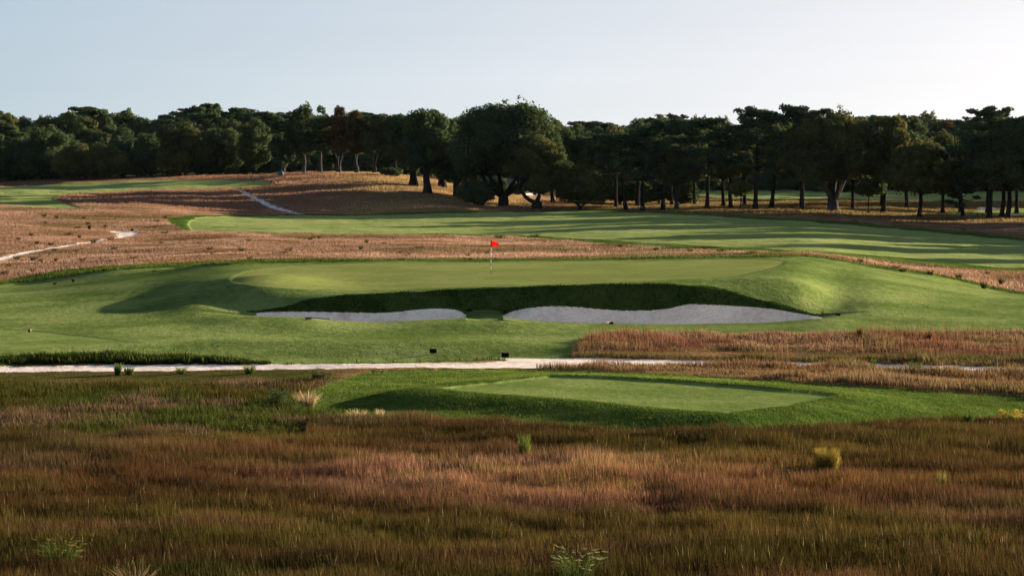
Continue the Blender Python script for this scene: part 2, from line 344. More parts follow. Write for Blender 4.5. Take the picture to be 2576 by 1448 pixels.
cv_t = crv('440:770 560:780 600:782 640:775 700:766 820:748 900:742 1000:738 1172:729 1263:725 1400:720 1600:716 1700:717 1800:728 1900:751 2000:776 2040:787 2068:794 2110:791 2260:775')
cv_dsh = crv('440:128 600:126.5 1900:126.5 2000:127 2110:131 2260:134')
cv_sh = crv('440:748 500:735 560:722 600:716 700:723 820:728 900:729 1000:726 1172:720 1263:717 1400:714 1600:708 1700:705 1800:702 1900:700 2000:700 2110:730 2260:735')
cv_bk = crv('440:672 600:662 900:659 1250:658 1500:656 1750:652 1900:649 2000:647 2060:650 2110:659 2200:676 2260:683')
BUNK = [(float(tan_u(645, 790)), float(tan_u(1173, 790))), (float(tan_u(1263, 790)), float(tan_u(2069, 790)))]
_in = (T > -0.226) & (T < 0.226); _k = np.exp(-0.5 * (np.arange(-24, 25) / 8.0) ** 2); _k /= _k.sum()
def smooth_curve(c, sig=1):
    q = pchip(c[0], c[1], np.clip(T[_in], c[0][0], c[0][-1])); q = np.convolve(np.pad(q, 24, mode='edge'), _k, 'valid') if sig else q
    return (T[_in], q)
cv_Dt, cv_t, cv_dsh, cv_sh, cv_bk = [smooth_curve(c) for c in (cv_Dt, cv_t, cv_dsh, cv_sh, cv_bk)]
cv_lip, cv_D, cv_st = [smooth_curve(c, 0) for c in (cv_lip, cv_D, cv_st)]
LIM = (float(tan_u(445)), float(tan_u(2250)))
ci = lambda c, t: np.interp(t, c[0], c[1])
LIPD = np.full(NT, np.nan); STD = np.full(NT, np.nan); TOPD = np.full(NT, np.nan)
rows = np.where((D > 105) & (D < 162))[0]; Dr = D[rows]
for k in range(NT):
    t = T[k]
    if not (LIM[0] < t < LIM[1]): continue
    wgt = float(sstep(tan_u(450), tan_u(610), t) * (1 - sstep(tan_u(2060), tan_u(2240), t)))
    if wgt <= 0: continue
    dl = 117.5; zl = float(zat(dl, ci(cv_lip, t))); dd = float(ci(cv_D, t)); dst = dl + dd
    zs_ = float(zat(dst, ci(cv_st, t))); dt = dst + float(ci(cv_Dt, t)); zt = float(zat(dt, ci(cv_t, t)))
    dsh = float(ci(cv_dsh, t)); zsh = float(zat(dsh, ci(cv_sh, t))); zb = float(zat(149, ci(cv_bk, t)))
    base = lambda q: float(np.interp(q, D, Z[:, k]))
    inb = any(a < t < b for a, b in BUNK)
    xs = [104.5, 107, 110, dl - 1.6, dl]; ys = [base(104.5), base(107), base(110), zl - 0.01, zl]
    q = float(np.clip((ci(cv_lip, t) - ci(cv_st, t)) / 16, 0, 1)) if inb else 0.0
    if inb: LIPD[k], STD[k], TOPD[k] = dl, dst, dt
    lin = lambda f: zl + (zs_ - zl) * f
    xs += [dl + 0.08 * dd + .05, dl + 0.32 * dd, dl + 0.52 * dd, dst, dst + 0.06]
    ys += [lin(.1) * (1 - q) + (zl - 0.28) * q, lin(.32) * (1 - q) + (zl - 0.60) * q, lin(.52) * (1 - q) + (zl - 0.50) * q, zs_, zs_ + 0.06]
    xs += [dt, dsh, (dsh + 149) / 2, 149, 157, 164]; ys += [zt, zsh, (zsh + zb) / 2 - 0.02, zb, base(157), base(164)]
    xs = np.array(xs); ys = np.array(ys); keep = np.concatenate([[True], np.diff(xs) > 0.02]); xs, ys = xs[keep], ys[keep]
    zz = pchip(xs, ys, Dr); ww = wgt * sstep(105, 108, Dr) * (1 - sstep(158, 162, Dr))
    Z[rows, k] = Z[rows, k] * (1 - ww) + zz * ww

_z0 = Z[rows].copy(); _k2 = np.exp(-0.5 * (np.arange(-36, 37) / 12.0) ** 2); _k2 /= _k2.sum()
_zs = np.stack([np.convolve(np.pad(q, 36, mode='edge'), _k2, 'valid') for q in _z0])
_m = np.ones((len(rows), NT)) * ((T > -0.22) & (T < 0.22))[None, :]
_top = np.where(np.isnan(TOPD), 0, TOPD)[None, :]; _keep = np.where(_top > 0, sstep(_top - .4, _top + 2.0, Dr[:, None]), 1.0)
_keep = np.where((_top > 0) & (Dr[:, None] < np.nan_to_num(LIPD)[None, :] - 1.5), 1.0, _keep)
_kk = np.stack([np.convolve(np.pad(q, 36, mode='edge'), _k2, 'valid') for q in _keep]); _keep = np.minimum(_keep, _kk)
Z[rows] = _z0 * (1 - _m * _keep) + _zs * _m * _keep
Xg = T[None, :] * D[:, None]; Yg = np.repeat(D[:, None], NT, 1)

def zlook(t, d):
    t = np.asarray(t, float); d = np.asarray(d, float)
    i = np.clip(np.searchsorted(D, d) - 1, 0, ND - 2); j = np.clip(np.searchsorted(T, t) - 1, 0, NT - 2)
    a = np.clip((d - D[i]) / (D[i + 1] - D[i]), 0, 1); b = np.clip((t - T[j]) / (T[j + 1] - T[j]), 0, 1)
    return (Z[i, j] * (1 - b) + Z[i, j + 1] * b) * (1 - a) + (Z[i + 1, j] * (1 - b) + Z[i + 1, j + 1] * b) * a
def zxy(x, y): return zlook(np.asarray(x) / np.asarray(y), y)
_ds = np.concatenate([np.arange(36, 160, 0.08), np.arange(160, 620, 0.4)])
def hit(u, v, dmin=36, dmax=620):
    """first point of the terrain seen along a sight line"""
    t = float(tan_u(u, v)); ds = _ds[(_ds >= dmin) & (_ds <= dmax)]
    below = zlook(np.full(len(ds), t), ds) >= H + float(slope(v)) * ds
    d = ds[np.argmax(below)] if below.any() else dmax
    return t * d, d
def hits(poly, **k): return np.array([hit(u, v, **k) for u, v in poly])
def chaikin(p, n=2):
    p = np.asarray(p, float)
    for _ in range(n):
        q = np.roll(p, -1, 0); p = np.stack([0.75 * p + 0.25 * q, 0.25 * p + 0.75 * q], 1).reshape(-1, 2)
    return p
def inside(poly, X, Y):
    res = np.zeros(X.shape, bool); x0, y0 = poly.min(0); x1, y1 = poly.max(0)
    m = (X >= x0) & (X <= x1) & (Y >= y0) & (Y <= y1); px, py = X[m], Y[m]; r_ = np.zeros(px.shape, bool)
    for k in range(len(poly)):
        ax, ay = poly[k]; bx, by = poly[(k + 1) % len(poly)]
        if ay == by: continue
        c = ((ay > py) != (by > py)) & (px < (bx - ax) * (py - ay) / (by - ay) + ax); r_ ^= c
    res[m] = r_; return res
def pdist(poly, X, Y):
    d2 = np.full(X.shape, 1e9)
    for k in range(len(poly)):
        a = poly[k]; b = poly[(k + 1) % len(poly)]; ab = b - a; l2 = (ab ** 2).sum() + 1e-9
        t = np.clip(((X - a[0]) * ab[0] + (Y - a[1]) * ab[1]) / l2, 0, 1)
        d2 = np.minimum(d2, (X - a[0] - t * ab[0]) ** 2 + (Y - a[1] - t * ab[1]) ** 2)
    return np.sqrt(d2)

# near tee: a level platform
TEE_UV = [(1092, 981), (1250, 964), (1385, 950), (1500, 952), (1700, 962), (1900, 978), (2112, 997), (1990, 1022), (1830, 1041), (1660, 1027), (1500, 1012), (1300, 996)]
ZT = 0.62
tee_poly = np.array([[float(tan_u(u, v)) * (ZT - H) / float(slope(v)), (ZT - H) / float(slope(v))] for u, v in TEE_UV])
rr = np.where((D > 66) & (D < 95))[0]; cc = np.where(np.abs(T) < 0.28)[0]; ix = np.ix_(rr, cc)
dist = pdist(tee_poly, Xg[ix], Yg[ix]); ins = inside(tee_poly, Xg[ix], Yg[ix]); dist[ins] = 0
wt = 1 - sstep(0.15, 3.4, dist); Z[ix] = Z[ix] * (1 - wt) + ZT * wt
# far left tee: a level platform too
LT_UV = [(-260, 812), (0, 828), (74, 832), (200, 845), (300, 857), (362, 865), (250, 867), (130, 876), (0, 889), (-260, 915)]
ZL = 0.52
lt_poly = np.array([[float(tan_u(u, v)) * (ZL - H) / float(slope(v)), (ZL - H) / float(slope(v))] for u, v in LT_UV])
rr = np.where((D > 92) & (D < 130))[0]; cc = np.where((T < -0.10) & (T > -0.4))[0]; ix = np.ix_(rr, cc)
dist = pdist(lt_poly, Xg[ix], Yg[ix]); ins = inside(lt_poly, Xg[ix], Yg[ix]); dist[ins] = 0
wt = 1 - sstep(0.1, 2.2, dist); Z[ix] = Z[ix] * (1 - wt) + ZL * wt
# natural unevenness
amp = sstep(60, 90, Yg) * 0.05 + sstep(160, 200, Yg) * 0.10 + sstep(300, 340, Yg) * 0.25
Z += amp * (fbm(Xg, Yg, 9.0, 3) - 0.5) * 2 * np.where((Yg > 110) & (Yg < 160), 0.5, 1)
Z += (fbm(Xg, Yg, 2.5, 9) - 0.5) * 0.5 * (sstep(166, 175, Yg)) * 0.35
# hollow and swell left of the green, so that the low sun leaves a long shade there
def bump(u, v, du, dd, h, ang=0.0, d0=None):
    global Z
    x, y = hit(u, v) if d0 is None else (float(tan_u(u, v)) * d0, d0)
    a = du / F * y; X_, Y_ = Xg - x, Yg - y; c, s = math.cos(ang), math.sin(ang)
    Z = Z + h * np.exp(-(((X_ * c + Y_ * s) / a) ** 2 + ((-X_ * s + Y_ * c) / dd) ** 2))
bump(690, 712, 110, 5.0, 0.40)
bump(560, 745, 170, 4.0, -0.10)

# ------------------------------------------------------------------ zones
Zb = Z.copy()
P = {}
P['second_fairway'] = hits(chaikin([(482, 583), (468, 560), (500, 547), (640, 545), (900, 544), (1100, 539), (1300, 534), (1500, 533), (1700, 540), (1850, 549), (2000, 558), (2200, 572), (2400, 591), (2576, 608), (2900, 640), (2900, 720), (2576, 682), (2400, 662), (2200, 645), (2000, 632), (1800, 622), (1600, 610), (1400, 598), (1290, 591), (1200, 589), (900, 591), (640, 586), (500, 584)], 1), dmin=176)
P['second_rough'] = hits(chaikin([(405, 553), (470, 546), (640, 542), (1100, 536), (1500, 529), (1850, 544), (2200, 566), (2576, 600), (2900, 632), (2900, 740), (2576, 700), (2400, 678), (2200, 660), (2000, 641), (1800, 633), (1600, 622), (1400, 606), (1250, 596), (900, 594), (640, 589), (470, 586)], 1), dmin=170)
P['hill_green'] = hits(chaikin([(-300, 480), (0, 471), (240, 459), (420, 454), (600, 453), (680, 459), (700, 468), (600, 473), (420, 480), (250, 488), (145, 493), (135, 506), (228, 528), (60, 522), (-40, 513), (-300, 505)], 1), dmin=240)
P['far_fairway'] = np.array([[hx, hy] for hx, hy in ((40, 420), (72, 408), (110, 425), (160, 428), (160, 492), (30, 492))], float)
P['far_green'] = hits(chaikin([(2330, 540), (2420, 534), (2576, 524), (2900, 515), (2900, 545), (2576, 548), (2440, 547)], 1), dmin=330)
left_back_out = [(-300, 745), (0, 711), (100, 694), (178, 678), (280, 670), (408, 668), (560, 660), (644, 657), (900, 652), (1235, 652), (1500, 652), (1700, 650), (1900, 646), (2010, 645), (2060, 648), (2120, 658), (2200, 672), (2330, 688), (2440, 711), (2576, 741), (2900, 800)]
left_back_in = [(-300, 755), (0, 718), (158, 701), (254, 685), (396, 676), (560, 669), (644, 664.5), (900, 660), (1235, 658.6), (1500, 656.5), (1700, 653), (1900, 650), (2010, 648), (2060, 651), (2120, 661), (2200, 676), (2330, 692), (2440, 715), (2576, 746), (2900, 806)]
front = [(2900, 838), (2576, 843), (2200, 843), (1900, 846), (1600, 845), (1500, 852), (1466, 864), (1446, 892), (1430, 912), (1250, 913), (1100, 918), (900, 921), (640, 924), (560, 922), (300, 922), (0, 922), (-300, 922)]
P['main_rough'] = hits(chaikin(left_back_out + front, 1), dmin=70, dmax=168)
front_f = [(2900, 836), (2576, 840), (2200, 840), (1900, 843), (1600, 842), (1490, 850), (1455, 866), (1436, 892), (1400, 906), (1230, 907), (1100, 913), (900, 917), (690, 919), (560, 912), (420, 902), (300, 897), (0, 900), (-300, 905)]
P['fairway'] = hits(chaikin(left_back_in + front_f, 1), dmin=70, dmax=160)
P['green'] = hits(chaikin([(588, 712), (580, 702), (596, 690), (650, 677), (760, 668), (900, 662.5), (1100, 661.5), (1235, 660.5), (1500, 658.5), (1750, 654.5), (1900, 652), (1975, 655), (1968, 668), (1900, 685), (1840, 696), (1600, 710), (1300, 718), (1100, 725), (900, 730), (760, 728), (650, 719)], 1), dmin=115, dmax=160)
P['tee_rough'] = hits(chaikin([(905, 944), (1000, 936), (1200, 935), (1400, 936), (1600, 944), (1800, 954), (2000, 968), (2300, 988), (2576, 1004), (2900, 1020), (2900, 1040), (2576, 1045), (2450, 1060), (2300, 1080), (2000, 1098), (1750, 1116), (1500, 1104), (1200, 1080), (900, 1062), (760, 1040), (742, 1012), (790, 985)], 1), dmin=60)
P['path_main'] = hits([(-400, 927), (0, 926), (300, 924.5), (560, 923), (700, 921.5), (900, 920), (1100, 918.8), (1235, 918), (1268, 914), (1280, 911), (1262, 907.5), (1228, 905.5), (1260, 904.5), (1400, 906.5), (1500, 908), (1650, 911), (1800, 915), (2000, 918), (2300, 924), (2576, 931), (2900, 940), (2900, 952), (2576, 943), (2300, 936), (2000, 930), (1800, 927), (1600, 926), (1480, 928), (1400, 931), (1200, 932), (900, 933), (700, 935), (560, 937), (300, 940), (0, 943), (-400, 945)], dmin=80)
P['path_left'] = hits(chaikin([(-200, 690), (0, 652), (60, 637), (150, 622), (210, 613), (270, 604), (305, 598), (290, 590), (272, 584), (310, 584), (352, 588), (338, 597), (300, 602), (240, 612), (190, 621), (110, 633), (50, 646), (0, 663), (-200, 702)], 1), dmin=165, dmax=300)
P['path_hill'] = hits(chaikin([(592, 477), (603, 477), (640, 495), (680, 515), (735, 533), (770, 542), (728, 538), (690, 529), (655, 512), (625, 494)], 1), dmin=290)
P['sand_far'] = hits([(1318, 489), (1336, 484), (1360, 487), (1368, 493), (1340, 495)], dmin=330)
P['sand_right'] = hits(chaikin([(2452, 525), (2470, 521), (2500, 522), (2515, 526), (2490, 528), (2465, 528)], 1), dmin=330)

Xc = 0.25 * (Xg[:-1, :-1] + Xg[1:, :-1] + Xg[:-1, 1:] + Xg[1:, 1:]); Yc = 0.25 * (Yg[:-1, :-1] + Yg[1:, :-1] + Yg[:-1, 1:] + Yg[1:, 1:])
ZN = ['ground', 'rough', 'fairway', 'green', 'tee', 'left_tee', 'path_main', 'path_left', 'path_hill', 'bunker_left', 'bunker_right', 'second_rough', 'second_fairway', 'hill_green', 'far_fairway', 'far_green', 'sand_far', 'sand_right', 'tee_rough', 'bank']
ID = {n: k for k, n in enumerate(ZN)}
zone = np.zeros(Xc.shape, np.int8)
# boundaries get a little grassy raggedness
jx = (vn(Xc, Yc, 0.35, 1) - 0.5) * 0.10; jy = (vn(Xc, Yc, 0.35, 2) - 0.5) * 0.22
def put(n, poly, jit=0.0): zone[inside(poly, Xc + jx * jit, Yc + jy * jit)] = ID[n]
put('second_rough', P['second_rough'], 4); put('second_fairway', P['second_fairway'], 1)
put('hill_green', P['hill_green'], 3); put('far_fairway', P['far_fairway'], 5); put('far_green', P['far_green'], 3)
put('rough', P['main_rough'], 3); put('fairway', P['fairway'], 0.6); put('green', P['green'], 0.4)
put('tee_rough', P['tee_rough'], 4); put('tee', tee_poly, 0.8); put('left_tee', lt_poly, 0.3)
put('path_main', P['path_main'], 2.2); put('path_left', P['path_left'], 6); put('path_hill', P['path_hill'], 7)
put('sand_far', P['sand_far'], 3); put('sand_right', P['sand_right'], 2)
Tm = 0.5 * (T[:-1] + T[1:]); lip = np.interp(Tm, T, np.nan_to_num(LIPD, nan=-1)); std = np.interp(Tm, T, np.nan_to_num(STD, nan=-1))
_tp = np.interp(Tm, T, np.nan_to_num(TOPD, nan=-1))
bm = (Tm > BUNK[0][0] - .004) & (Tm < BUNK[1][1] + .003); _st2 = np.interp(Tm, Tm[std > 112], std[std > 112]); _tp2 = np.interp(Tm, Tm[_tp > 112], _tp[_tp > 112])
_tap = sstep(tan_u(640), tan_u(860), Tm) * (1 - sstep(tan_u(1960), tan_u(2070), Tm)); _tp2 = _st2 + (_tp2 - _st2) * (.15 + .85 * _tap)
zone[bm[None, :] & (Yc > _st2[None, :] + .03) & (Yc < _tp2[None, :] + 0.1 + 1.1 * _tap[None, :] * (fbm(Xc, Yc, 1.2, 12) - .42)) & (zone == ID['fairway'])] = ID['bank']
for n, (a, b) in zip(('bunker_left', 'bunker_right'), BUNK):
    m = (Tm > a) & (Tm < b); mm = m[None, :] & (Yc > lip[None, :] + 0.04) & (Yc < std[None, :] + 0.03); zone[mm] = ID[n]
# turf height: taller grass stands a step above the mown grass
hgt = {'ground': 0.13, 'rough': 0.10, 'tee_rough': 0.09, 'fairway': 0.03, 'green': 0.0, 'tee': 0.0, 'left_tee': 0.0, 'second_rough': 0.12, 'second_fairway': 0.0, 'hill_green': 0.0, 'far_fairway': 0.0, 'far_green': 0.0,
       'path_main': 0.08, 'path_left': 0.05, 'path_hill': -0.15, 'bunker_left': 0.03, 'bunker_right': 0.03, 'sand_far': -0.3, 'sand_right': -0.2, 'bank': 0.03}
hv = np.array([hgt[n] for n in ZN])[zone]
hz = np.zeros(Z.shape); hz[:-1, :-1] = hv; hz[-1, :] = hz[-2, :]; hz[:, -1] = hz[:, -2]
for _ in range(5):
    q = np.pad(hz, 1, mode='edge'); hz = (q[1:-1, :-2] + q[1:-1, 2:] + 2 * q[1:-1, 1:-1]) / 4
    q = np.pad(hz, 1, mode='edge'); hz = (q[:-2, 1:-1] + q[2:, 1:-1] + 2 * q[1:-1, 1:-1]) / 4
Z = Z + hz

def ground_col(X, Y, u, v):
    """dry meadow earth and thatch colours by place"""
    n = fbm(X, Y, 12, 21)[..., None]; n2 = fbm(X, Y, 4, 33)[..., None]
    tan = np.array([0.25, 0.150, 0.082]); brn = np.array([0.16, 0.085, 0.040]); olv = np.array([0.095, 0.085, 0.030]); grn = np.array([0.050, 0.075, 0.020])
    c = tan * (1 - n2) + brn * n2; g = sstep(0.55, 0.75, n); c = c * (1 - g * 0.55) + olv * g * 0.55
    near = (1 - sstep(70, 82, Y))[..., None]; c = c * (1 - near) + (np.array([0.060, 0.040, 0.018]) * (0.6 + 0.8 * n2)) * near
    scr = (sstep(72, 78, Y) * (1 - sstep(95, 100, Y)) * (1 - sstep(-0.09, -0.06, X / Y)))[..., None]; c = c * (1 - scr) + (olv * 0.8 * (0.7 + 0.6 * n)) * scr
    hill = (sstep(300, 330, Y) * (1 - sstep(0.02, 0.06, X / Y)))[..., None]; c = c * (1 - hill * 0.6) + np.array([0.17, 0.105, 0.062]) * hill * 0.6
    gold = (sstep(318, 332, Y) * sstep(0.0, 0.03, X / Y) * (1 - sstep(395, 410, Y)))[..., None]; c = c * (1 - gold * .8) + np.array([0.17, 0.115, 0.035]) * gold * .8
    far = sstep(395, 430, Y)[..., None]; c = c * (1 - far) + np.array([0.05, 0.045, 0.022]) * far
    return c

vid = np.arange(ND * NT).reshape(ND, NT); V3 = np.stack([Xg, Yg, Z], -1).reshape(-1, 3)
quad = np.stack([vid[:-1, :-1], vid[:-1, 1:], vid[1:, 1:], vid[1:, :-1]], -1)
def zone_mesh(name, ids, mat, label, cat, col=False, cut=None):
    m = np.isin(zone, [ID[k] for k in ids])
    if cut is not None: m &= cut
    q = quad[m]; use, inv = np.unique(q.ravel(), return_inverse=True)
    v = V3[use]; c = ground_col(v[:, 0], v[:, 1], 0, 0) if col else None
    me = mesh_np(name, v, np.full(len(q), 4), inv, c)
    return tag(link(name, me, mat), label, cat, kind='structure')
zone_mesh('ground', ['ground'], M['ground'], 'rolling ground of dry tan and brown meadow between the mown turf', 'ground', True)
zone_mesh('rough', ['rough'], M['rough'], 'strip of longer green turf around the raised green', 'rough')
zone_mesh('fairway', ['fairway'], M['fairway'], 'mown green apron sloping around the raised putting green', 'fairway')
zone_mesh('putting_green', ['green'], M['green'], 'pale olive putting green on the raised plateau around the red flag', 'putting green')
zone_mesh('tee_ground', ['tee'], M['tee'], 'mown diamond shaped tee ground nearest the tall meadow', 'tee')
zone_mesh('tee_ground', ['left_tee'], M['tee'], 'mown tee ground beyond the sandy path at the left edge', 'tee')
zone_mesh('rough', ['tee_rough'], M['rough'], 'darker rough banks around the near tee ground', 'rough')
zone_mesh('rough', ['second_rough'], M['rough'], 'narrow rough edging the second fairway below the trees', 'rough')
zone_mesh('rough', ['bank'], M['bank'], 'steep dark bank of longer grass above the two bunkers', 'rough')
zone_mesh('fairway', ['second_fairway'], M['far_fairway'], 'second fairway striped by long tree shadows', 'fairway')
zone_mesh('fairway', ['hill_green'], M['far_fairway'], 'mown turf on the hill at the left below the wood', 'fairway')
zone_mesh('fairway', ['far_fairway'], M['far_fairway'], 'shaded far fairway seen between the trunks on the right', 'fairway')
zone_mesh('fairway', ['far_green'], M['far_fairway'], 'sunlit patch of far turf behind the trees at the right edge', 'fairway')
zone_mesh('path', ['path_main'], M['path'], 'pale sandy path crossing between the two tees', 'path')
zone_mesh('path', ['path_left'], M['path'], 'sandy track winding through tan grass at the left', 'path')
zone_mesh('path', ['path_hill'], M['path'], 'sandy track running diagonally down the brown hill', 'path')
zone_mesh('bunker', ['bunker_left'], M['sand'], 'narrower left sand bunker under the dark bank', 'bunker')
zone_mesh('bunker', ['bunker_right'], M['sand'], 'larger right sand bunker under the dark bank', 'bunker')
zone_mesh('bunker', ['sand_far'], M['path'], 'pale sand scrape glimpsed behind the big oak trunks', 'bunker')
zone_mesh('bunker', ['sand_right'], M['path'], 'small white bunker far behind the tall pine at the right', 'bunker')

def zone_at(x, y):
    t = x / y; j = np.clip(np.searchsorted(T, t) - 1, 0, NT - 2); i = np.clip(np.searchsorted(D, y) - 1, 0, ND - 2); return zone[i, j]

# ------------------------------------------------------------------ grasses
def scatter(n, d0, d1, t0, t1):
    d = np.sqrt(rng.random(n) * (d1 * d1 - d0 * d0) + d0 * d0); t = t0 + rng.random(n) * (t1 - t0); return t * d, d
def blades(name, x, y, h, wid, cb, ct, label, lean=0.25, wind=(-0.10, -0.02), tri=False, cat='grass', zoff=0.0, head=None):
    n = len(x); zz = zxy(x, y) - 0.03 + zoff; a = rng.random(n) * 2 * np.pi
    wx, wy = np.cos(a) * wid / 2, np.sin(a) * wid / 2
    la = rng.random(n) * 2 * np.pi; lm = rng.random(n) * lean
    lx, ly = (np.cos(la) * lm + wind[0]) * h, (np.sin(la) * lm + wind[1]) * h
    B = np.stack([x, y, zz], -1); W_ = np.stack([wx, wy, np.zeros(n)], -1)
    Mi = B + np.stack([lx * .35, ly * .35, h * .6], -1); Tp = B + np.stack([lx, ly, h], -1)
    if tri:
        v = np.stack([B - W_, B + W_, Tp], 1).reshape(-1, 3); c = np.stack([cb, cb, ct], 1).reshape(-1, 3)
        k = np.arange(n)[:, None] * 3; idx = (k + np.array([0, 1, 2])).ravel(); cnt = np.full(n, 3)
    else:
        s = 0.8 if head is None else head
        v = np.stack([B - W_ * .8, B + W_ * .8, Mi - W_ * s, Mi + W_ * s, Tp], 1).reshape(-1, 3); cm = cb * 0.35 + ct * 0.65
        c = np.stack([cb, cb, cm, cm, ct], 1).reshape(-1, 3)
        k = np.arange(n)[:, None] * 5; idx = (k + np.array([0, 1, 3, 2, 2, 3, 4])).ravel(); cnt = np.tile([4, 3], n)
    me = mesh_np(name, v, cnt, idx, c, smooth=False)
    return tag(link(name, me, M['blade']), label, cat, kind='stuff')

PAL = {k: np.array(c) * 0.8 for k, c in dict(tan=(.40, .26, .155), pink=(.38, .185, .140), red=(.21, .080, .042), rust=(.26, .115, .040), olive=(.15, .125, .030), green=(.060, .105, .022), lime=(.13, .17, .035), straw=(.50, .38, .21), mauve=(.23, .115, .105), dark=(.05, .042, .018), base=(.185, .100, .038)).items()}

def patch_col(x, y, blobs, base, seed):
    """weights of colour patches lying at given places of the meadow"""
    c = np.repeat(PAL[base][None], len(x), 0)
    for (px, py, rx, ry, key, s) in blobs:
        w_ = np.exp(-(((x - px) / rx) ** 2 + ((y - py) / ry) ** 2)) * s * (0.55 + 0.9 * fbm(x, y, 1.6, seed)); w_ = np.clip(w_, 0, 1)[:, None]
        c = c * (1 - w_) + PAL[key] * w_
    return c
def spot(u, v, du, dd, key, s, zt=0.55):
    d = (zt - H) / float(slope(v)); return (float(tan_u(u, v)) * d, d, du / F * d, dd, key, s)

# tall meadow in front
n = 960000
x, y = scatter(n, 37.5, 76, -0.285, 0.285); zn = zone_at(x, y); ok = (zn == ID['ground'])
left_open = (y > 71) & (x / y < -0.085); ok &= ~left_open
x, y = x[ok], y[ok]
blobs = [spot(1000, 1165, 420, 2.4, 'pink', 1.0), spot(1400, 1165, 330, 2.2, 'pink', .95), spot(700, 1175, 300, 2.0, 'pink', .8), spot(500, 1190, 500, 3.2, 'red', .9), spot(150, 1190, 320, 3.0, 'red', .8),
         spot(1450, 1245, 380, 1.8, 'mauve', .95), spot(1000, 1215, 380, 1.6, 'mauve', .6), spot(2250, 1250, 420, 3.0, 'red', .9), spot(2000, 1200, 500, 3.0, 'rust', .6),
         spot(2500, 1280, 300, 3.0, 'mauve', .55), spot(2150, 1330, 400, 1.4, 'rust', .8), spot(150, 1110, 260, 3.5, 'tan', .85), spot(60, 1160, 180, 1.6, 'tan', .6), spot(700, 1120, 400, 3.0, 'rust', .5),
         spot(1000, 1060, 360, 2.4, 'rust', .5), spot(900, 1045, 220, 1.6, 'straw', .6), spot(1350, 1070, 120, 1.2, 'straw', .5), spot(1750, 1120, 500, 3.0, 'olive', .7), spot(2350, 1090, 300, 3.0, 'olive', .6), spot(300, 1300, 500, 2.2, 'olive', .8), spot(900, 1340, 700, 2.2, 'olive', .8),
         spot(1700, 1380, 600, 1.8, 'olive', .6), spot(500, 1420, 350, 1.0, 'green', .9), spot(100, 1370, 160, 1.0, 'green', .9), spot(700, 1430, 900, .7, 'green', .55), spot(2450, 1400, 300, 1.2, 'olive', .6), spot(100, 1430, 160, .6, 'red', .6), spot(1300, 1320, 500, 1.2, 'dark', .35)]
ct = patch_col(x, y, blobs, 'base', 3)
g_ = fbm(x * .35, y, 2.6, 23) + rng.normal(0, .05, len(x)); k_ = sstep(.52, .66, g_)[:, None]; ct = ct * (1 - k_ * .75) + PAL['olive'] * .85 * k_ * .75
k_ = sstep(.56, .68, fbm(x * .35, y, 2.2, 27) + rng.normal(0, .05, len(x)))[:, None]; ct = ct * (1 - k_ * .7) + (PAL['red'] * .6 + PAL['pink'] * .3) * k_ * .7
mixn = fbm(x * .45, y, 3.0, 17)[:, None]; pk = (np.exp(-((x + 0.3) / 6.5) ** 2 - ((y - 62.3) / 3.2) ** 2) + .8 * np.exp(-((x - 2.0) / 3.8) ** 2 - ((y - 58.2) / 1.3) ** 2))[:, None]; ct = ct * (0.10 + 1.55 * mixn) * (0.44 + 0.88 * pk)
sel = rng.random(len(x)); gsel = sel < 0.26; ct[gsel] = ct[gsel] * 0.45 + PAL['olive'] * 0.40
dsel = (sel > 0.26) & (sel < 0.50); ct[dsel] *= 0.45; hsel = (sel > 0.50) & (sel < 0.66); ct[hsel] *= 1.75; ssel = sel > 0.988; ct[ssel] = PAL['straw'] * 0.9
low_ = (1 - sstep(43.2, 45.5, y + 2.4 * (fbm(x, y, 3, 47) - .5) + 1.3 * sstep(-1, 6, x)))[:, None]; ct = ct * (1 - low_ * .92) + PAL['green'] * .11 * low_ * .92  # nearest band darkened in blade colour to stand for a shaded hollow
lc = np.clip(np.exp(-((x + 7.8) / 2.2) ** 2 - ((y - 41.6) / 1.0) ** 2) * 1.3, 0, 1)[:, None]; ct = ct * (1 - lc) + PAL['red'] * .55 * lc
clump = fbm(x, y, 1.3, 41); big = fbm(x, y, 5.0, 44)
h = (0.20 + 0.40 * clump + 0.30 * (big - 0.3)) * (0.7 + 0.6 * rng.random(len(x)))
h *= 1 - 0.35 * (sstep(70, 74, y))
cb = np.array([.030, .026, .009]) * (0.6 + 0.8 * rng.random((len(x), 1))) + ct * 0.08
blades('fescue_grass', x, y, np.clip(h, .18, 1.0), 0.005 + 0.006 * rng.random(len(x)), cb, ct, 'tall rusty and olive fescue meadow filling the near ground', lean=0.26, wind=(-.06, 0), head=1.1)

# scruffy low grass left of the near tee
n = 90000
x, y = scatter(n, 70, 97, -0.232, -0.052); zn = zone_at(x, y); ok = (zn == ID['ground']); x, y = x[ok], y[ok]
g = fbm(x, y, 3.0, 51) + rng.normal(0, .07, len(x)); g2 = fbm(x, y, 7.0, 55) + rng.normal(0, .06, len(x))
ct = np.where((g > 0.61)[:, None], PAL['tan'] * 0.75, np.where((g2 > 0.52)[:, None], PAL['olive'] * 0.95, PAL['lime'] * 0.9))
edge = sstep(88, 93, y)[:, None]; ct = ct * (1 - edge * .7) + PAL['lime'] * edge * .7
ct = ct * (0.32 + 0.6 * rng.random((len(x), 1))); dk = rng.random(len(x)) < .35; ct[dk] *= .45
blades('scrub_grass', x, y, (0.12 + 0.35 * fbm(x, y, 1.2, 57) ** 1.5) * (1 - .82 * sstep(87, 92, y)) * (0.6 + .8 * rng.random(len(x))), 0.010 + 0.012 * rng.random(len(x)), ct * .35, ct, 'patchy green and straw grass left of the near tee', lean=0.5)

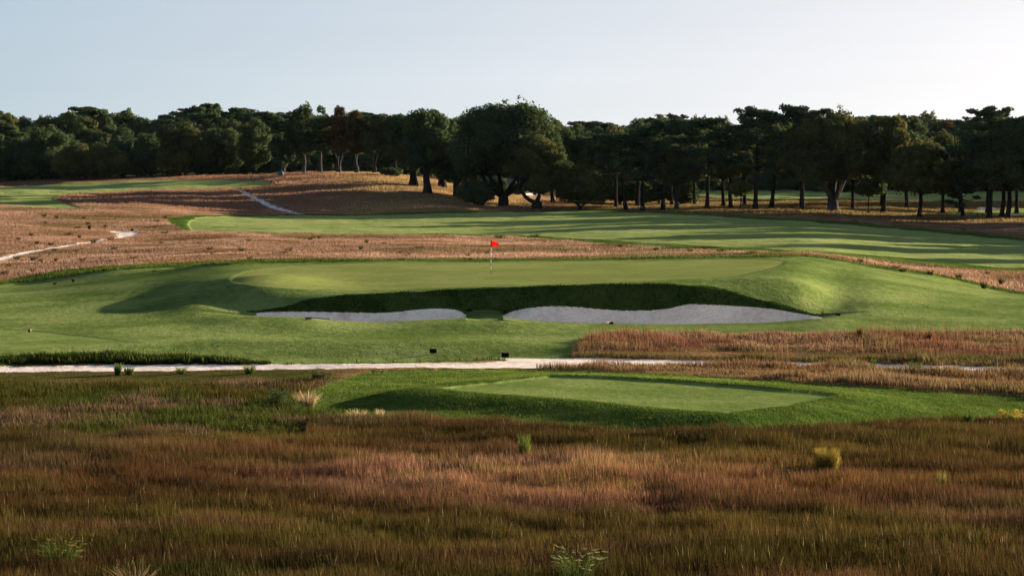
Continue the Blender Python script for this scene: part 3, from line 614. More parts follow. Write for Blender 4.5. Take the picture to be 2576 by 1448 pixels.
# grassy island right of the path
n = 180000
x, y = scatter(n, 84, 113.5, 0.010, 0.28); zn = zone_at(x, y); ok = (zn == ID['ground']); x, y = x[ok], y[ok]
g = fbm(x, y, 3.2, 61) + rng.normal(0, .07, len(x)); g2 = fbm(x, y, 9, 63) + rng.normal(0, .07, len(x))
ct = np.where((g > 0.60)[:, None], PAL['rust'] * 0.5 + PAL['pink'] * .45, np.where((g2 > 0.47)[:, None], PAL['tan'] * 0.8 + PAL['pink'] * .15, PAL['tan'] * .4 + PAL['olive'] * .6))
mv = fbm(x, y, 2.0, 67) + rng.normal(0, .05, len(x)) > .72; ct[mv] = PAL['red'] * .6 + PAL['mauve'] * .4
lowb = (1 - sstep(94, 99, y)) * .55; ct = ct * (1 - lowb[:, None]) + (PAL['olive'] * .6 + PAL['tan'] * .3) * lowb[:, None]
gr = np.clip(sstep(97, 99.5, y) * (1 - sstep(100.5, 103, y)), 0, 1) * .7; ct = ct * (1 - gr[:, None]) + PAL['lime'] * .6 * gr[:, None]
ct = ct * (0.55 + .7 * rng.random((len(x), 1))); dk = rng.random(len(x)) < .25; ct[dk] *= .45
h = (0.07 + 0.34 * fbm(x, y, 1.6, 69) ** 1.8) * (.6 + .8 * rng.random(len(x))) * (1.15 - 0.5 * sstep(99, 101, y) + 0.35 * sstep(101, 104, y)) * np.where(y < 99, 0.55 + 0.9 * sstep(.36, .56, fbm(x, y, 2.6, 66)), 1) * (1 - 0.5 * sstep(100, 101, y) * (1 - sstep(102, 103, y)))
h *= 1 + 0.7 * np.exp(-(((x - 4.2) / 2.2) ** 2 + ((y - 106) / 4) ** 2))
blades('fescue_grass', x, y, h, 0.012 + 0.014 * rng.random(len(x)), ct * .3, ct, 'rust and straw fescue strip beside the path right of the tee', lean=0.35)

n = 5200
x, y = scatter(n, 99.5, 113.3, 0.022, 0.235); zn = zone_at(x, y); ok = (zn == ID['ground']) & (fbm(x, y, 3.0, 68) + .25 * np.exp(-((x - 4.5) / 2.5) ** 2) > .5); x, y = x[ok], y[ok]
ct = (PAL['red'] * .5 + PAL['tan'] * .35) * (.5 + .6 * rng.random((len(x), 1)))
blades('fescue_stalks', x, y, 0.35 + 0.45 * rng.random(len(x)) ** 1.5, 0.012 + 0.010 * rng.random(len(x)), ct * .5, ct, 'sparse tall reddish stalks standing above the straw strip', lean=0.25)
# longer turf around the near tee and along the rough edges
n = 330000
x, y = scatter(n, 66, 97, -0.10, 0.235); zn = zone_at(x, y); ok = (zn == ID['tee_rough']); x, y = x[ok], y[ok]
ct = (PAL['lime'] * .66 + PAL['green'] * .42) * (0.50 + .9 * fbm(x * .7, y, 1.5, 71)[:, None]) * (.75 + .45 * rng.random((len(x), 1))) * (1 + .35 * sstep(82, 88, y))[:, None]  # back part lightened in colour for the sunlit top of the bank
blades('turf_grass', x, y, (0.03 + 0.06 * fbm(x, y, .8, 73)) * (.6 + .8 * rng.random(len(x))), 0.011 + 0.010 * rng.random(len(x)), ct * .6, ct, 'tufted green rough grass on the tee banks', lean=0.8, wind=(-.3, -.1))
n = 150000
x, y = scatter(n, 97, 172, -0.235, 0.235); zn = zone_at(x, y); ok = (zn == ID['rough']); x, y = x[ok], y[ok]
ct = (PAL['lime'] * .5 + PAL['green'] * .4) * (0.45 + .9 * fbm(x, y, 2, 75)[:, None]) * (.6 + .7 * rng.random((len(x), 1)))
h = (0.07 + 0.20 * fbm(x, y, 2.2, 77) ** 2) * (.6 + .8 * rng.random(len(x))); frontb = (y < 102) & (x < -11); h[frontb] *= 2.0
blades('turf_grass', x, y, h, 0.04 + 0.03 * rng.random(len(x)), ct * .4, ct, 'longer grass fringe behind and before the mown apron', lean=0.6)

n = 60000
x, y = scatter(n, 119, 125, -0.112, 0.135); zn = zone_at(x, y); ok = (zn == ID['bank']); x, y = x[ok], y[ok]
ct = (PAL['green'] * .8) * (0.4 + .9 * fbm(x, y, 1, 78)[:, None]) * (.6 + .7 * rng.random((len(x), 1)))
blades('turf_grass', x, y, (0.03 + 0.10 * fbm(x, y, .7, 79)) * (.6 + .8 * rng.random(len(x))), 0.03 + 0.02 * rng.random(len(x)), ct * .35, ct, 'shaggy dark grass hanging on the bank above the bunkers', lean=0.7, wind=(-.1, -.35))
n = 30000
x, y = scatter(n, 97.2, 101.5, -0.235, -0.100); zn = zone_at(x, y); ok = (zn == ID['rough']); x, y = x[ok], y[ok]
ct = (PAL['green'] * .5 + PAL['olive'] * .12) * (0.35 + .9 * fbm(x, y, 1, 178)[:, None]) * (.5 + .7 * rng.random((len(x), 1)))  # grass green darkened further to carry the shade on this bank
blades('turf_grass', x, y, (0.10 + 0.28 * fbm(x, y, 1.3, 179) ** 1.4) * (.6 + .8 * rng.random(len(x))), 0.02 + 0.015 * rng.random(len(x)), ct * .3, ct, 'ragged grass bank coloured darker for its shade behind the path below the left tee', lean=0.5, wind=(-.1, -.15))
# tan fescue of the middle distance
n = 640000
x, y = scatter(n, 150, 302, -0.275, 0.275); zn = zone_at(x, y); ok = (zn == ID['ground']); x, y = x[ok], y[ok]
g = fbm(x * .8, y, 11, 81, 4) + rng.normal(0, .03, len(x)); g2 = fbm(x * .8, y, 4, 85) + rng.normal(0, .04, len(x))
ct = np.where((g > .60)[:, None], PAL['olive'] * .8 + PAL['tan'] * .2, np.where((g2 > .62)[:, None], PAL['rust'] * .8 + PAL['tan'] * .3, PAL['pink'] * .75 + PAL['tan'] * .6))
ct = ct * (.62 + .35 * rng.random((len(x), 1))) * (0.30 + 1.4 * fbm(x * .75, y, 5, 95, 4)[:, None]); ct = (ct * .80 + ct.mean(1)[:, None] * .20) * 1.04; dk = rng.random(len(x)) < .12; ct[dk] *= .45
h = (0.07 + 0.24 * fbm(x * .6, y, 3, 87) ** 2.0) * (.6 + .8 * rng.random(len(x)))
blades('fescue_grass', x, y, h, 0.035 + 0.04 * rng.random(len(x)), ct * .55, ct, 'pinkish tan fescue between the green and the second fairway', lean=0.5, tri=True)
# brown hill and the ground under the trees
n = 230000
x, y = scatter(n, 302, 410, -0.24, 0.24); zn = zone_at(x, y); ok = (zn == ID['ground']); x, y = x[ok], y[ok]
right = sstep(0.0, 0.05, x / y)[:, None]
gold = (sstep(-.085, -.055, x / y) * (1 - sstep(.0, .02, x / y)))[:, None]  # golden band: sunlight on the hill put into the blade colour
ct = (PAL['pink'] * .55 + PAL['tan'] * .3) * (1 - right) + (PAL['tan'] * .35 + PAL['olive'] * .6) * right
ct = ct * (1 - gold * .75) + (PAL['tan'] * .75 + PAL['olive'] * 1.3) * gold * .75
ct = ct * (.30 + 1.3 * fbm(x * .5, y, 8, 91, 4)[:, None]) * (.72 + .5 * rng.random((len(x), 1)))
blades('fescue_grass', x, y, (0.12 + .3 * fbm(x, y, 4, 93) ** 1.5) * (.6 + .8 * rng.random(len(x))), 0.06 + 0.06 * rng.random(len(x)), ct * .6, ct, 'brown grass on the hill and under the trees', lean=0.5, tri=True)

# ------------------------------------------------------------------ trees
def leaf_cloud(cent, rad, npc, size, rg, flat=1.0, ctint=None, shell=0.55, asp=1.0, updir=0.15):
    """leaf sprays spread through clumps: returns verts, tint"""
    k = len(cent); tot = int(npc.sum()); idx = np.repeat(np.arange(k), npc)
    d = rg.normal(size=(tot, 3)); d /= np.linalg.norm(d, axis=1)[:, None]
    r = (shell + (1.06 - shell) * rg.random(tot) ** 0.8)
    off = d * r[:, None] * rad[idx][:, None]; off[:, 2] *= flat
    p = cent[idx] + off
    nrm_ = d + rg.normal(size=(tot, 3)) * 0.55; nrm_[:, 2] += updir; nrm_ /= np.linalg.norm(nrm_, axis=1)[:, None]
    a = np.cross(nrm_, rg.normal(size=(tot, 3))); a /= (np.linalg.norm(a, axis=1)[:, None] + 1e-9); b = np.cross(nrm_, a)
    s = size * (0.6 + 0.8 * rg.random(tot))[:, None]; a = a * s * asp; b = b * s
    j = lambda: (0.7 + 0.6 * rg.random(tot))[:, None]
    v = np.stack([p - a * j(), p - b * 0.55 * j(), p + a * j(), p + b * 0.55 * j()], 1).reshape(-1, 3)
    ct = (0.25 + 0.5 * rg.random(k)) if ctint is None else ctint
    t = np.clip(ct[idx] + rg.normal(size=tot) * 0.12, 0, 1)
    return v, np.repeat(t, 4)
def crown_mesh(name, parts):
    v = np.concatenate([p[0] for p in parts]); t = np.concatenate([p[1] for p in parts])
    n = len(v) // 4; return mesh_np(name, v, np.full(n, 4), np.arange(4 * n), np.repeat(t[:, None], 3, 1), smooth=False)

def limb(mb, a, b, r0, r1, rg, sag=0.12, n=5, sides=6):
    a = np.array(a, float); b = np.array(b, float); ln = np.linalg.norm(b - a); pts = []; rad = []
    o = rg.normal(size=3) * ln * 0.05
    for k in range(n):
        f = k / (n - 1); p = a + (b - a) * f; p = p + o * math.sin(math.pi * f); p[2] -= sag * ln * math.sin(math.pi * f); pts.append(p); rad.append(r0 + (r1 - r0) * f)
    mb.tube(pts, rad, sides)

def broadleaf(Ht, Wd, zb, rg, stems=1, lean=0.0, dens=1.0, leaf=0.24, tr=None, low=False, round_=1.0):
    """crown of clumps on forking limbs; zb = height of the crown's underside"""
    tr = tr or 0.018 * Ht + 0.10; mb = MB(); ctr = np.array([lean, 0, 0.0])
    hc = Ht - zb; K = int(22 + Wd * 1.9); cent = []; rad = []
    while len(cent) < K:
        d = rg.normal(size=3); d /= np.linalg.norm(d)
        if d[2] < -0.75: continue
        q = 0.58 + 0.30 * rg.random(); rx = Wd / 2; rz = hc * (0.60 if d[2] > 0 else 0.42)
        pw = 1.0 if d[2] < 0 else 1.0 - 0.12 * d[2] * round_
        c = np.array([d[0] * rx * q * pw, d[1] * rx * 0.92 * q * pw, zb + hc * 0.42 + d[2] * rz * q * 0.93])
        c[0] += lean * (c[2] / Ht)
        cent.append(c); rad.append(min(0.105 * Wd + 0.35, 0.2 * hc + 0.3) * rg.uniform(0.7, 1.25))
    for _ in range(int(K * 0.25)):
        d = rg.normal(size=3); d /= np.linalg.norm(d); q = 0.35 * rg.random()
        c = np.array([d[0] * Wd / 2 * q, d[1] * Wd / 2 * q, zb + hc * (0.45 + 0.3 * d[2])]); c[0] += lean * c[2] / Ht; cent.append(c); rad.append(0.13 * Wd + 0.3)
    cent = np.array(cent); rad = np.array(rad); over = cent[:, 2] + rad > Ht; cent[over, 2] = Ht - rad[over]
    npc = np.clip((rad ** 2 * 210 * dens * (0.24 / leaf) ** 2), 14, 900).astype(int)
    ti = np.clip(0.20 + 0.5 * rg.random(len(cent)), 0, 1)
    parts = [leaf_cloud(cent, rad, npc, leaf, rg, flat=0.82, ctint=ti)]
    # stray sprays at the outline
    k2 = int(K * 2.2); d = rg.normal(size=(k2, 3)); d /= np.linalg.norm(d, axis=1)[:, None]; base = rg.integers(0, K, k2)
    c2 = cent[base] + d * rad[base][:, None] * 1.0; c2[:, 2] = np.minimum(c2[:, 2], Ht)
    parts.append(leaf_cloud(c2, rad[base] * 0.34, np.full(k2, int(16 * dens) + 4), leaf * 0.9, rg, ctint=np.clip(ti[base] + .1, 0, 1)))
    fork = zb + hc * 0.12 if stems == 1 else 0.10 * Ht
    tops = []
    if stems == 1:
        top = np.array([lean * fork / Ht, 0, fork])
        mb.tube([(0, 0, -0.4), (0, 0, 0.05), (lean * .15 * fork / Ht, 0, 0.35 * tr * 6), (lean * 0.5 * fork / Ht + rg.normal() * .1, 0, fork * 0.55), tuple(top)], [tr * 1.7, tr * 1.45, tr, tr * 0.88, tr * 0.75], 9)
        tops = [(top, tr * 0.6)]
    else:
        mb.tube([(0, 0, -0.4), (0, 0, 0.1), (0, 0, fork)], [tr * 1.7, tr * 1.45, tr * 1.25], 9)
        for k in range(stems):
            a = 2 * math.pi * (k + rg.random() * .5) / stems; sp = Wd * rg.uniform(0.14, 0.24)
            e = np.array([math.cos(a) * sp, math.sin(a) * sp * 0.6, zb + hc * 0.15])
            limb(mb, (0, 0, fork * 0.8), e, tr * 0.62, tr * 0.42, rg, sag=0.06, n=6, sides=7); tops.append((e, tr * 0.42))
    order = rg.permutation(K)[: int(10 + Wd * .6)]
    for o_ in order:
        tp = min(tops, key=lambda q: np.linalg.norm(q[0][:2] - cent[o_][:2]))
        limb(mb, tp[0] - np.array([0, 0, rg.random() * 0.12 * fork]), cent[o_], tp[1] * rg.uniform(.45, .7), 0.04, rg, sag=rg.uniform(-.05, .12))
    return mb.mesh('trunk'), crown_mesh('crown', parts)

def pine(Ht, Wd, zb, rg, lean=0.0, dens=1.0, leaf=0.22, tr=None, flat=True):
    tr = tr or 0.016 * Ht + 0.10; mb = MB(); pts = []; rad_ = []
    bend = rg.normal(size=2) * 0.25
    for k in range(8):
        f = k / 7; pts.append((lean * f + bend[0] * math.sin(f * 3), bend[1] * math.sin(f * 3), -0.4 + (Ht * 0.95 + 0.4) * f)); rad_.append(tr * (1.45 if k == 0 else 1.0 - 0.86 * f))
    mb.tube(pts, rad_, 9); cent = []; rad = []
    nb = int(26 + Wd * 1.6)
    for k in range(nb):
        f = (k + 0.5 * rg.random()) / nb; zz_ = zb + (Ht - zb) * f ** 0.9; a = rg.random() * 2 * math.pi
        prof = (0.55 + 0.65 * math.sin(min(1, f * 1.25) * math.pi * 0.62)) * (1 - max(0, f - 0.72) * 2.1)
        ln = Wd / 2 * prof * rg.uniform(0.55, 1.0)
        b0 = np.array([lean * zz_ / Ht + bend[0] * math.sin(zz_ / Ht * 3), bend[1] * math.sin(zz_ / Ht * 3), min(zz_, Ht * .93)])
        e = b0 + np.array([math.cos(a) * ln, math.sin(a) * ln, rg.uniform(-0.04, 0.16) * ln])
        limb(mb, b0, e, 0.05 + 0.05 * (1 - f), 0.02, rg, sag=0.10, n=4, sides=5)
        m = max(1, int(ln / 1.1))
        for q in range(m):
            g = 1 - q / max(m, 1) * 0.62; c = b0 + (e - b0) * g + rg.normal(size=3) * np.array([.35, .35, .10]); cent.append(c); rad.append(rg.uniform(0.62, 1.15) * (0.6 + 0.05 * Wd))
    for k in range(7): cent.append(np.array([lean + rg.normal() * Wd * .10, rg.normal() * Wd * .10, Ht - rg.uniform(.3, .12 * Ht)])); rad.append(0.85)
    cent = np.array(cent); rad = np.array(rad); over = cent[:, 2] + rad * .5 > Ht; cent[over, 2] = Ht - rad[over] * .5
    npc = np.clip(rad ** 2 * 150 * dens * (0.22 / leaf) ** 2, 12, 500).astype(int)
    parts = [leaf_cloud(cent, rad, npc, leaf, rg, flat=0.42, shell=0.35, updir=0.5)]
    return mb.mesh('trunk'), crown_mesh('crown', parts)

def place_tree(name, x, y, me_t, me_c, bark, leafm, label, cat='tree', group=None, rz=0.0, sc_=(1, 1, 1), zoff=0.0):
    t = empty(name, (x, y, float(zxy(x, y)) + zoff), rz); t.scale = sc_
    link('trunk', me_t, bark, t); link('crown', me_c, leafm, t)
    return tag(t, label, cat, group)

ROWR = 'trees in the row beyond the second fairway'; CREST = 'trees along the crest of the brown hill'; LEFTW = 'trees at the foot of the wood on the left'
# kind, u trunk, distance, v top, crown width px, crown underside v, stems, lean px, leaves, bark, label, group
FRONT = [
 ('pine', 1576, 338, 333, 105, 452, 1, -15, 'pine', 'bark', 'dark pine with the leftmost bare trunk of the pines right of the rounded bushy tree', ROWR),
 ('pine', 1617, 336, 316, 90, 455, 1, 6, 'pine', 'bark', 'slim dark pine second from the left in the pine row', ROWR),
 ('pine', 1667, 335, 296, 130, 450, 1, 4, 'pine', 'bark', 'tall flat topped pine third from the left in the pine row', ROWR),
 ('oak', 1702, 336, 372, 105, 470, 4, 18, 'olive', 'pale_bark', 'low olive tree with several thin spreading stems between two pines', ROWR),
 ('pine', 1778, 334, 295, 125, 462, 1, 4, 'pine', 'bark', 'dark pine with a straight trunk right of the thin stemmed olive tree', ROWR),
 ('oak', 1838, 352, 322, 95, 452, 1, 0, 'olive', 'bark', 'yellowish oak crown filling the gap between two dark pines', ROWR),
 ('oak', 1861, 330, 452, 46, 492, 1, 4, 'olive', 'bark', 'small sapling with a thin stem in front of the dark trunks', ROWR),
 ('pine', 1900, 333, 265, 100, 440, 1, 2, 'pine', 'bark', 'tall pine whose ragged dark top stands against the sky left of the big olive oak', ROWR),
 ('pine', 1939, 338, 284, 80, 452, 1, -4, 'pine', 'bark', 'narrow ivy clad pine just behind the tall ragged pine', ROWR),
 ('pine', 2018, 332, 261, 128, 440, 1, -6, 'pine', 'bark', 'broad headed dark pine rising behind the left side of the big olive oak', ROWR),
 ('oak', 2096, 331, 274, 250, 458, 5, -12, 'olive', 'pale_bark', 'great olive oak forking into several spreading pale stems near the ground', ROWR),
 ('oak', 2183, 330, 452, 70, 486, 1, 6, 'oak', 'bark', 'slender young tree with a thin straight stem and a sparse low branch', ROWR),
 ('oak', 2222, 331, 287, 118, 468, 1, 26, 'olive', 'bark', 'oak on a trunk leaning to the right, with a tall rounded olive crown', ROWR),
 ('oak', 2313, 325, 352, 165, 490, 1, 6, 'olive', 'bark', 'lower spreading oak with a straight trunk and drooping brown green crown', ROWR),
 ('pine', 2424, 324, 362, 95, 520, 1, -8, 'pine', 'bark', 'pine with the lowest sweeping branches, almost brushing the grass', ROWR),
 ('pine', 2489, 317, 266, 150, 470, 1, -4, 'pine', 'bark', 'biggest pine, with the thickest dark trunk, near the right edge', ROWR),
 ('oak', 2521, 322, 330, 80, 492, 1, 12, 'oak', 'bark', 'dark leafy tree on a trunk leaning right just behind the biggest pine', ROWR),
 ('oak', 2536, 315, 290, 150, 500, 1, 10, 'oak', 'bark', 'dark tree at the right edge with shoots around its trunk base', ROWR),
 ('oak', 1266, 342, 253, 265, 470, 5, 20, 'oak', 'bark', 'largest dark oak in the middle with a many stemmed trunk and lacy top', ROWR),
 ('oak', 1205, 338, 452, 88, 528, 3, 0, 'oak', 'bark', 'dark bushy tree with leaves down to the ground left of the largest oak', ROWR),
 ('oak', 1350, 338, 326, 150, 500, 2, 12, 'olive', 'bark', 'olive oak with a lit right side standing in front of the largest oak', ROWR),
 ('oak', 1458, 338, 404, 108, 520, 3, 6, 'olive', 'bark', 'low rounded bushy tree alone between the olive oak and the pines', ROWR),
 ('oak', 1075, 352, 266, 125, 440, 1, -4, 'oak', 'bark', 'tall dark oak with a stout trunk on the lower right slope of the brown hill', CREST),
 ('oak', 1040, 366, 270, 105, 430, 1, -6, 'oak', 'bark', 'tall dark oak with a stout trunk higher on the slope of the brown hill', CREST),
 ('oak', 1150, 356, 286, 120, 470, 1, 0, 'oak', 'bark', 'dark oak in the hollow between the brown hill and the largest oak', CREST),
 ('oak', 1112, 372, 272, 105, 440, 1, 0, 'oak', 'bark', 'dark tree crowded between the stout trunked oaks and the largest oak', CREST),
 ('oak', 1172, 368, 270, 110, 455, 1, 0, 'oak', 'bark', 'dark tree half hidden behind the left side of the largest oak', CREST),
 ('oak', 1390, 362, 300, 120, 480, 1, 0, 'oak', 'bark', 'dark tree rising behind the olive oak with the lit right side', ROWR),
 ('oak', 988, 386, 424, 56, 455, 2, 0, 'oak', 'bark', 'small stunted tree on the slope below the crest of the brown hill', CREST),
 ('oak', 764, 404, 257, 70, 405, 1, 0, 'oak', 'pale_bark', 'leftmost tall tree of the hill crest with a rounded top', CREST),
 ('oak', 806, 403, 263, 56, 400, 1, 2, 'oak', 'pale_bark', 'narrow dark tree on the hill crest between the rounded one and the russet one', CREST),
 ('oak', 852, 402, 262, 62, 400, 3, 0, 'russet', 'pale_bark', 'russet topped tree on the hill crest, the left one of two', CREST),
 ('oak', 897, 402, 266, 58, 402, 2, 0, 'russet', 'pale_bark', 'russet topped tree on the hill crest, the right one of two', CREST),
 ('oak', 942, 402, 264, 64, 405, 2, 2, 'oak', 'bark', 'dark tree with a gappy lacy top right of the russet trees', CREST),
 ('oak', 996, 402, 268, 70, 412, 1, 0, 'oak', 'bark', 'rightmost tall tree of the hill crest above the stunted tree', CREST),
 ('oak', 712, 404, 276, 60, 428, 2, 0, 'oak', 'pale_bark', 'leafy tree at the left end of the hill crest, green to its foot', CREST),
 ('oak', 640, 418, 285, 90, 438, 2, 0, 'oak', 'bark', 'dark tree behind the right end of the far left mown turf', LEFTW),
 ('oak', 555, 422, 306, 100, 440, 2, 0, 'oak', 'bark', 'dark tree behind the middle of the far left mown turf', LEFTW),
 ('oak', 455, 420, 303, 104, 446, 3, 0, 'olive', 'bark', 'broad dome of foliage with an olive lit right edge behind the left turf', LEFTW),
 ('oak', 375, 424, 335, 80, 448, 2, 0, 'oak', 'bark', 'dark mid height tree between the broad dome and the grey stemmed bushy tree', LEFTW),
 ('oak', 308, 425, 345, 66, 450, 2, 0, 'oak', 'bark', 'pale leaved tree just right of the grey stemmed bushy tree', LEFTW),
 ('oak', 270, 415, 362, 92, 452, 4, 0, 'olive', 'pale_bark', 'low rounded bushy tree with thin grey stems at the edge of the left turf', LEFTW),
 ('oak', 185, 418, 358, 100, 448, 4, 14, 'olive', 'pale_bark', 'low spreading tree with crooked pale stems at the edge of the left turf', LEFTW),
 ('oak', 128, 426, 322, 118, 446, 3, 0, 'oak', 'bark', 'tall rounded tree behind the low crooked stemmed tree on the left', LEFTW),
 ('oak', 40, 426, 345, 110, 452, 2, 0, 'oak', 'bark', 'dark tree at the left edge in front of the wooded slope', LEFTW),
 ('oak', -40, 424, 330, 110, 455, 2, 0, 'oak', 'bark', 'dark tree cut by the left edge of the view', LEFTW),
]
for q, (kind, u, d, vt, wpx, vb, stems, lean, lf, bk, label, grp) in enumerate(FRONT):
    rg = np.random.default_rng(100 + q); t = float(tan_u(u, vb)); x, y = t * d, float(d); zg = float(zxy(x, y))
    Ht = float(zat(d, vt)) - zg; zb = max(0.6, float(zat(d, vb)) - zg); Wd = wpx * (1.22 if wpx > 60 else 1.06) / F * d; ln = lean / F * d
    if kind == 'pine': mt, mc = pine(Ht, Wd, zb, rg, ln); nm = 'pine_tree'
    else:
        dn = 0.55 if wpx < 75 and vt > 440 else (0.8 if 'lacy' in label else 1.0)
        mt, mc = broadleaf(Ht, Wd, zb, rg, stems, ln, dens=dn, tr=(0.09 if wpx <= 70 and vt > 440 else (0.55 if 'great' in label or 'stout' in label or 'largest' in label else None)))
        nm = 'sapling' if vt > 440 and wpx <= 75 else 'broadleaf_tree'
    place_tree(nm, x, y, mt, mc, M[bk], M[lf], label, 'tree', grp)

# the wood behind: individual trees in ranks up the slope
WOOD = 'trees of the wood behind'
proto = []
for q in range(7):
    rg = np.random.default_rng(500 + q); proto.append(broadleaf(14, rg.uniform(9, 12), 2.2, rg, 1, 0, dens=0.8, leaf=0.30))
proto_p = [pine(14, 7.5, 5.0, np.random.default_rng(520 + q), 0.0, dens=.9, leaf=.28) for q in range(3)]
proto_low = [broadleaf(5, 5.2, 0.25, np.random.default_rng(540 + q), 3, 0, dens=.8, leaf=.26) for q in range(3)]
sky_u = [-60, 0, 35, 60, 90, 110, 137, 165, 185, 215, 250, 280, 330, 350, 385, 400, 440, 470, 486, 515, 545, 560, 590, 608, 640, 690, 736, 830, 950, 1100, 1180, 1250, 1385, 1420, 1460, 1475, 1540, 1600, 1640, 1665, 1700, 1760, 1830, 1870, 2000, 2200, 2290, 2330, 2345, 2380, 2410, 2440, 2576, 2700]
sky_v = [275, 272, 284, 290, 286, 292, 277, 275, 264, 264, 270, 274, 270, 285, 291, 287, 279, 274, 258, 254, 263, 270, 264, 272, 278, 280, 272, 275, 285, 285, 285, 285, 297, 295, 303, 301, 302, 294, 290, 283, 288, 288, 291, 290, 290, 290, 285, 284, 297, 294, 288, 286, 290, 290]
rgw = np.random.default_rng(77); cnt = 0
LBL = {'oak': 'dark green crown packed among the others in the wood behind', 'olive': 'olive green crown packed among the others in the wood behind', 'pine': 'dark pine top packed among the others in the wood behind', 'russet': 'brownish crown standing out in the wood behind the pines'}
def wood_tree(u, d, vt, wpx, lf):
    global cnt
    t = float(tan_u(u, vt)); x, y = t * d, float(d); zg = float(zxy(x, y)) - 0.3
    Ht = float(zat(d, vt)) - zg
    if Ht < 4: return
    Wd = wpx / F * d
    if lf == 'pine': mt, mc = proto_p[cnt % 3]; bw = 7.5; nm = 'pine_tree'
    else: mt, mc = proto[cnt % 7]; bw = 10.5; nm = 'broadleaf_tree'
    key = (mc.name, lf)
    if key not in MC: c = mc.copy(); c.materials.clear(); MC[key] = c
    Wd = min(Wd, Ht * 0.95)
    place_tree(nm, x, y, mt, MC[key], M['bark'], M[lf], LBL[lf], 'tree', WOOD, rz=rgw.random() * 6.28, sc_=(Wd / bw, Wd / bw, Ht / 14.0), zoff=-0.3); cnt += 1
MC = {}
for rank, (dd, drop, wmin, wmax, u0, u1, stp) in enumerate([(530, 0, 75, 120, -90, 2720, 30), (545, 5, 90, 130, -90, 2720, 40), (485, 24, 70, 105, -90, 760, 44), (455, 50, 75, 110, -90, 720, 56), (500, 26, 75, 110, 1130, 2720, 48), (500, 10, 90, 130, 2760, 4300, 85), (530, 10, 90, 130, 2760, 4300, 90), (505, 62, 80, 110, 1130, 2720, 60), (440, 80, 75, 105, -90, 700, 70), (512, 105, 85, 120, 1330, 2720, 66), (515, 135, 90, 120, 1330, 2720, 80), (442, 60, 70, 95, 690, 1130, 50), (438, 105, 75, 95, 690, 1130, 50)]):
    u = u0
    while u < u1:
        v = float(np.interp(u, sky_u, sky_v)) + drop + (rgw.random() - (0.2 if rank == 0 else .5)) * (10 if rank == 0 else 22)
        r_ = rgw.random(); lf = 'oak' if r_ < .68 else ('olive' if r_ < .84 else 'pine')
        if rank == 0 and (475 < u < 620): lf = 'pine' if r_ < .75 else 'oak'
        if rank == 0 and (1700 < u < 1790 or 2380 < u < 2420): lf = 'russet'
        wood_tree(u, dd + rgw.uniform(-8, 8), v, rgw.uniform(wmin, wmax), lf); u += stp * rgw.uniform(.75, 1.25)
for (u0, u1, dd, vt, stp) in ((-70, 760, 432, 400, 42), (1470, 1740, 372, 462, 55), (1130, 1330, 400, 445, 55), (1440, 2700, 494, 432, 62), (690, 1110, 436, 395, 50)):
    u = u0
    while u < u1:
        t = float(tan_u(u, 450)); d = dd + rgw.uniform(-6, 6); x, y = t * d, d; zg = float(zxy(x, y)); Ht = max(2.2, float(zat(d, vt + rgw.uniform(-14, 20))) - zg)
        mc = proto_low[cnt % 3]; key = (mc[1].name, 'oak')
        if key not in MC: c = mc[1].copy(); c.materials.clear(); MC[key] = c
        place_tree('shrub', x, y, mc[0], MC[key], M['bark'], M['oak'], 'dark bush growing low under the trees of the wood', 'bush', 'bushes under the wood', rz=rgw.random() * 6, sc_=(Ht / 5 * rgw.uniform(1.1, 1.6),) * 2 + (Ht / 5,)); cnt += 1
        u += stp * rgw.uniform(.75, 1.25)
proto_hi = [broadleaf(15, 9.5, 5.0, np.random.default_rng(560 + q), 1, 0, dens=.8, leaf=.27) for q in range(3)]
for k in range(17):
    u = 1475 + k * 68 + rgw.uniform(-16, 16); d = rgw.uniform(350, 372); t = float(tan_u(u, 450)); x, y = t * d, d; zg = float(zxy(x, y)); Ht = float(zat(d, rgw.uniform(308, 345))) - zg; Wd = rgw.uniform(105, 140) / F * d
    mt, mc = proto_hi[k % 3]; lf = 'olive' if k % 4 == 1 else 'oak'; key = (mc.name, lf)
    if key not in MC: c = mc.copy(); c.materials.clear(); MC[key] = c
    place_tree('broadleaf_tree', x, y, mt, MC[key], M['bark'], M[lf], 'dark tree standing just behind the row of pines and oaks', 'tree', 'trees just behind the row', rz=k * 1.3, sc_=(Wd / 9.5, Wd / 9.5, Ht / 15))
rgt = np.random.default_rng(91)
TB = 'brownish grass clump dotted in the tan middle distance grass'
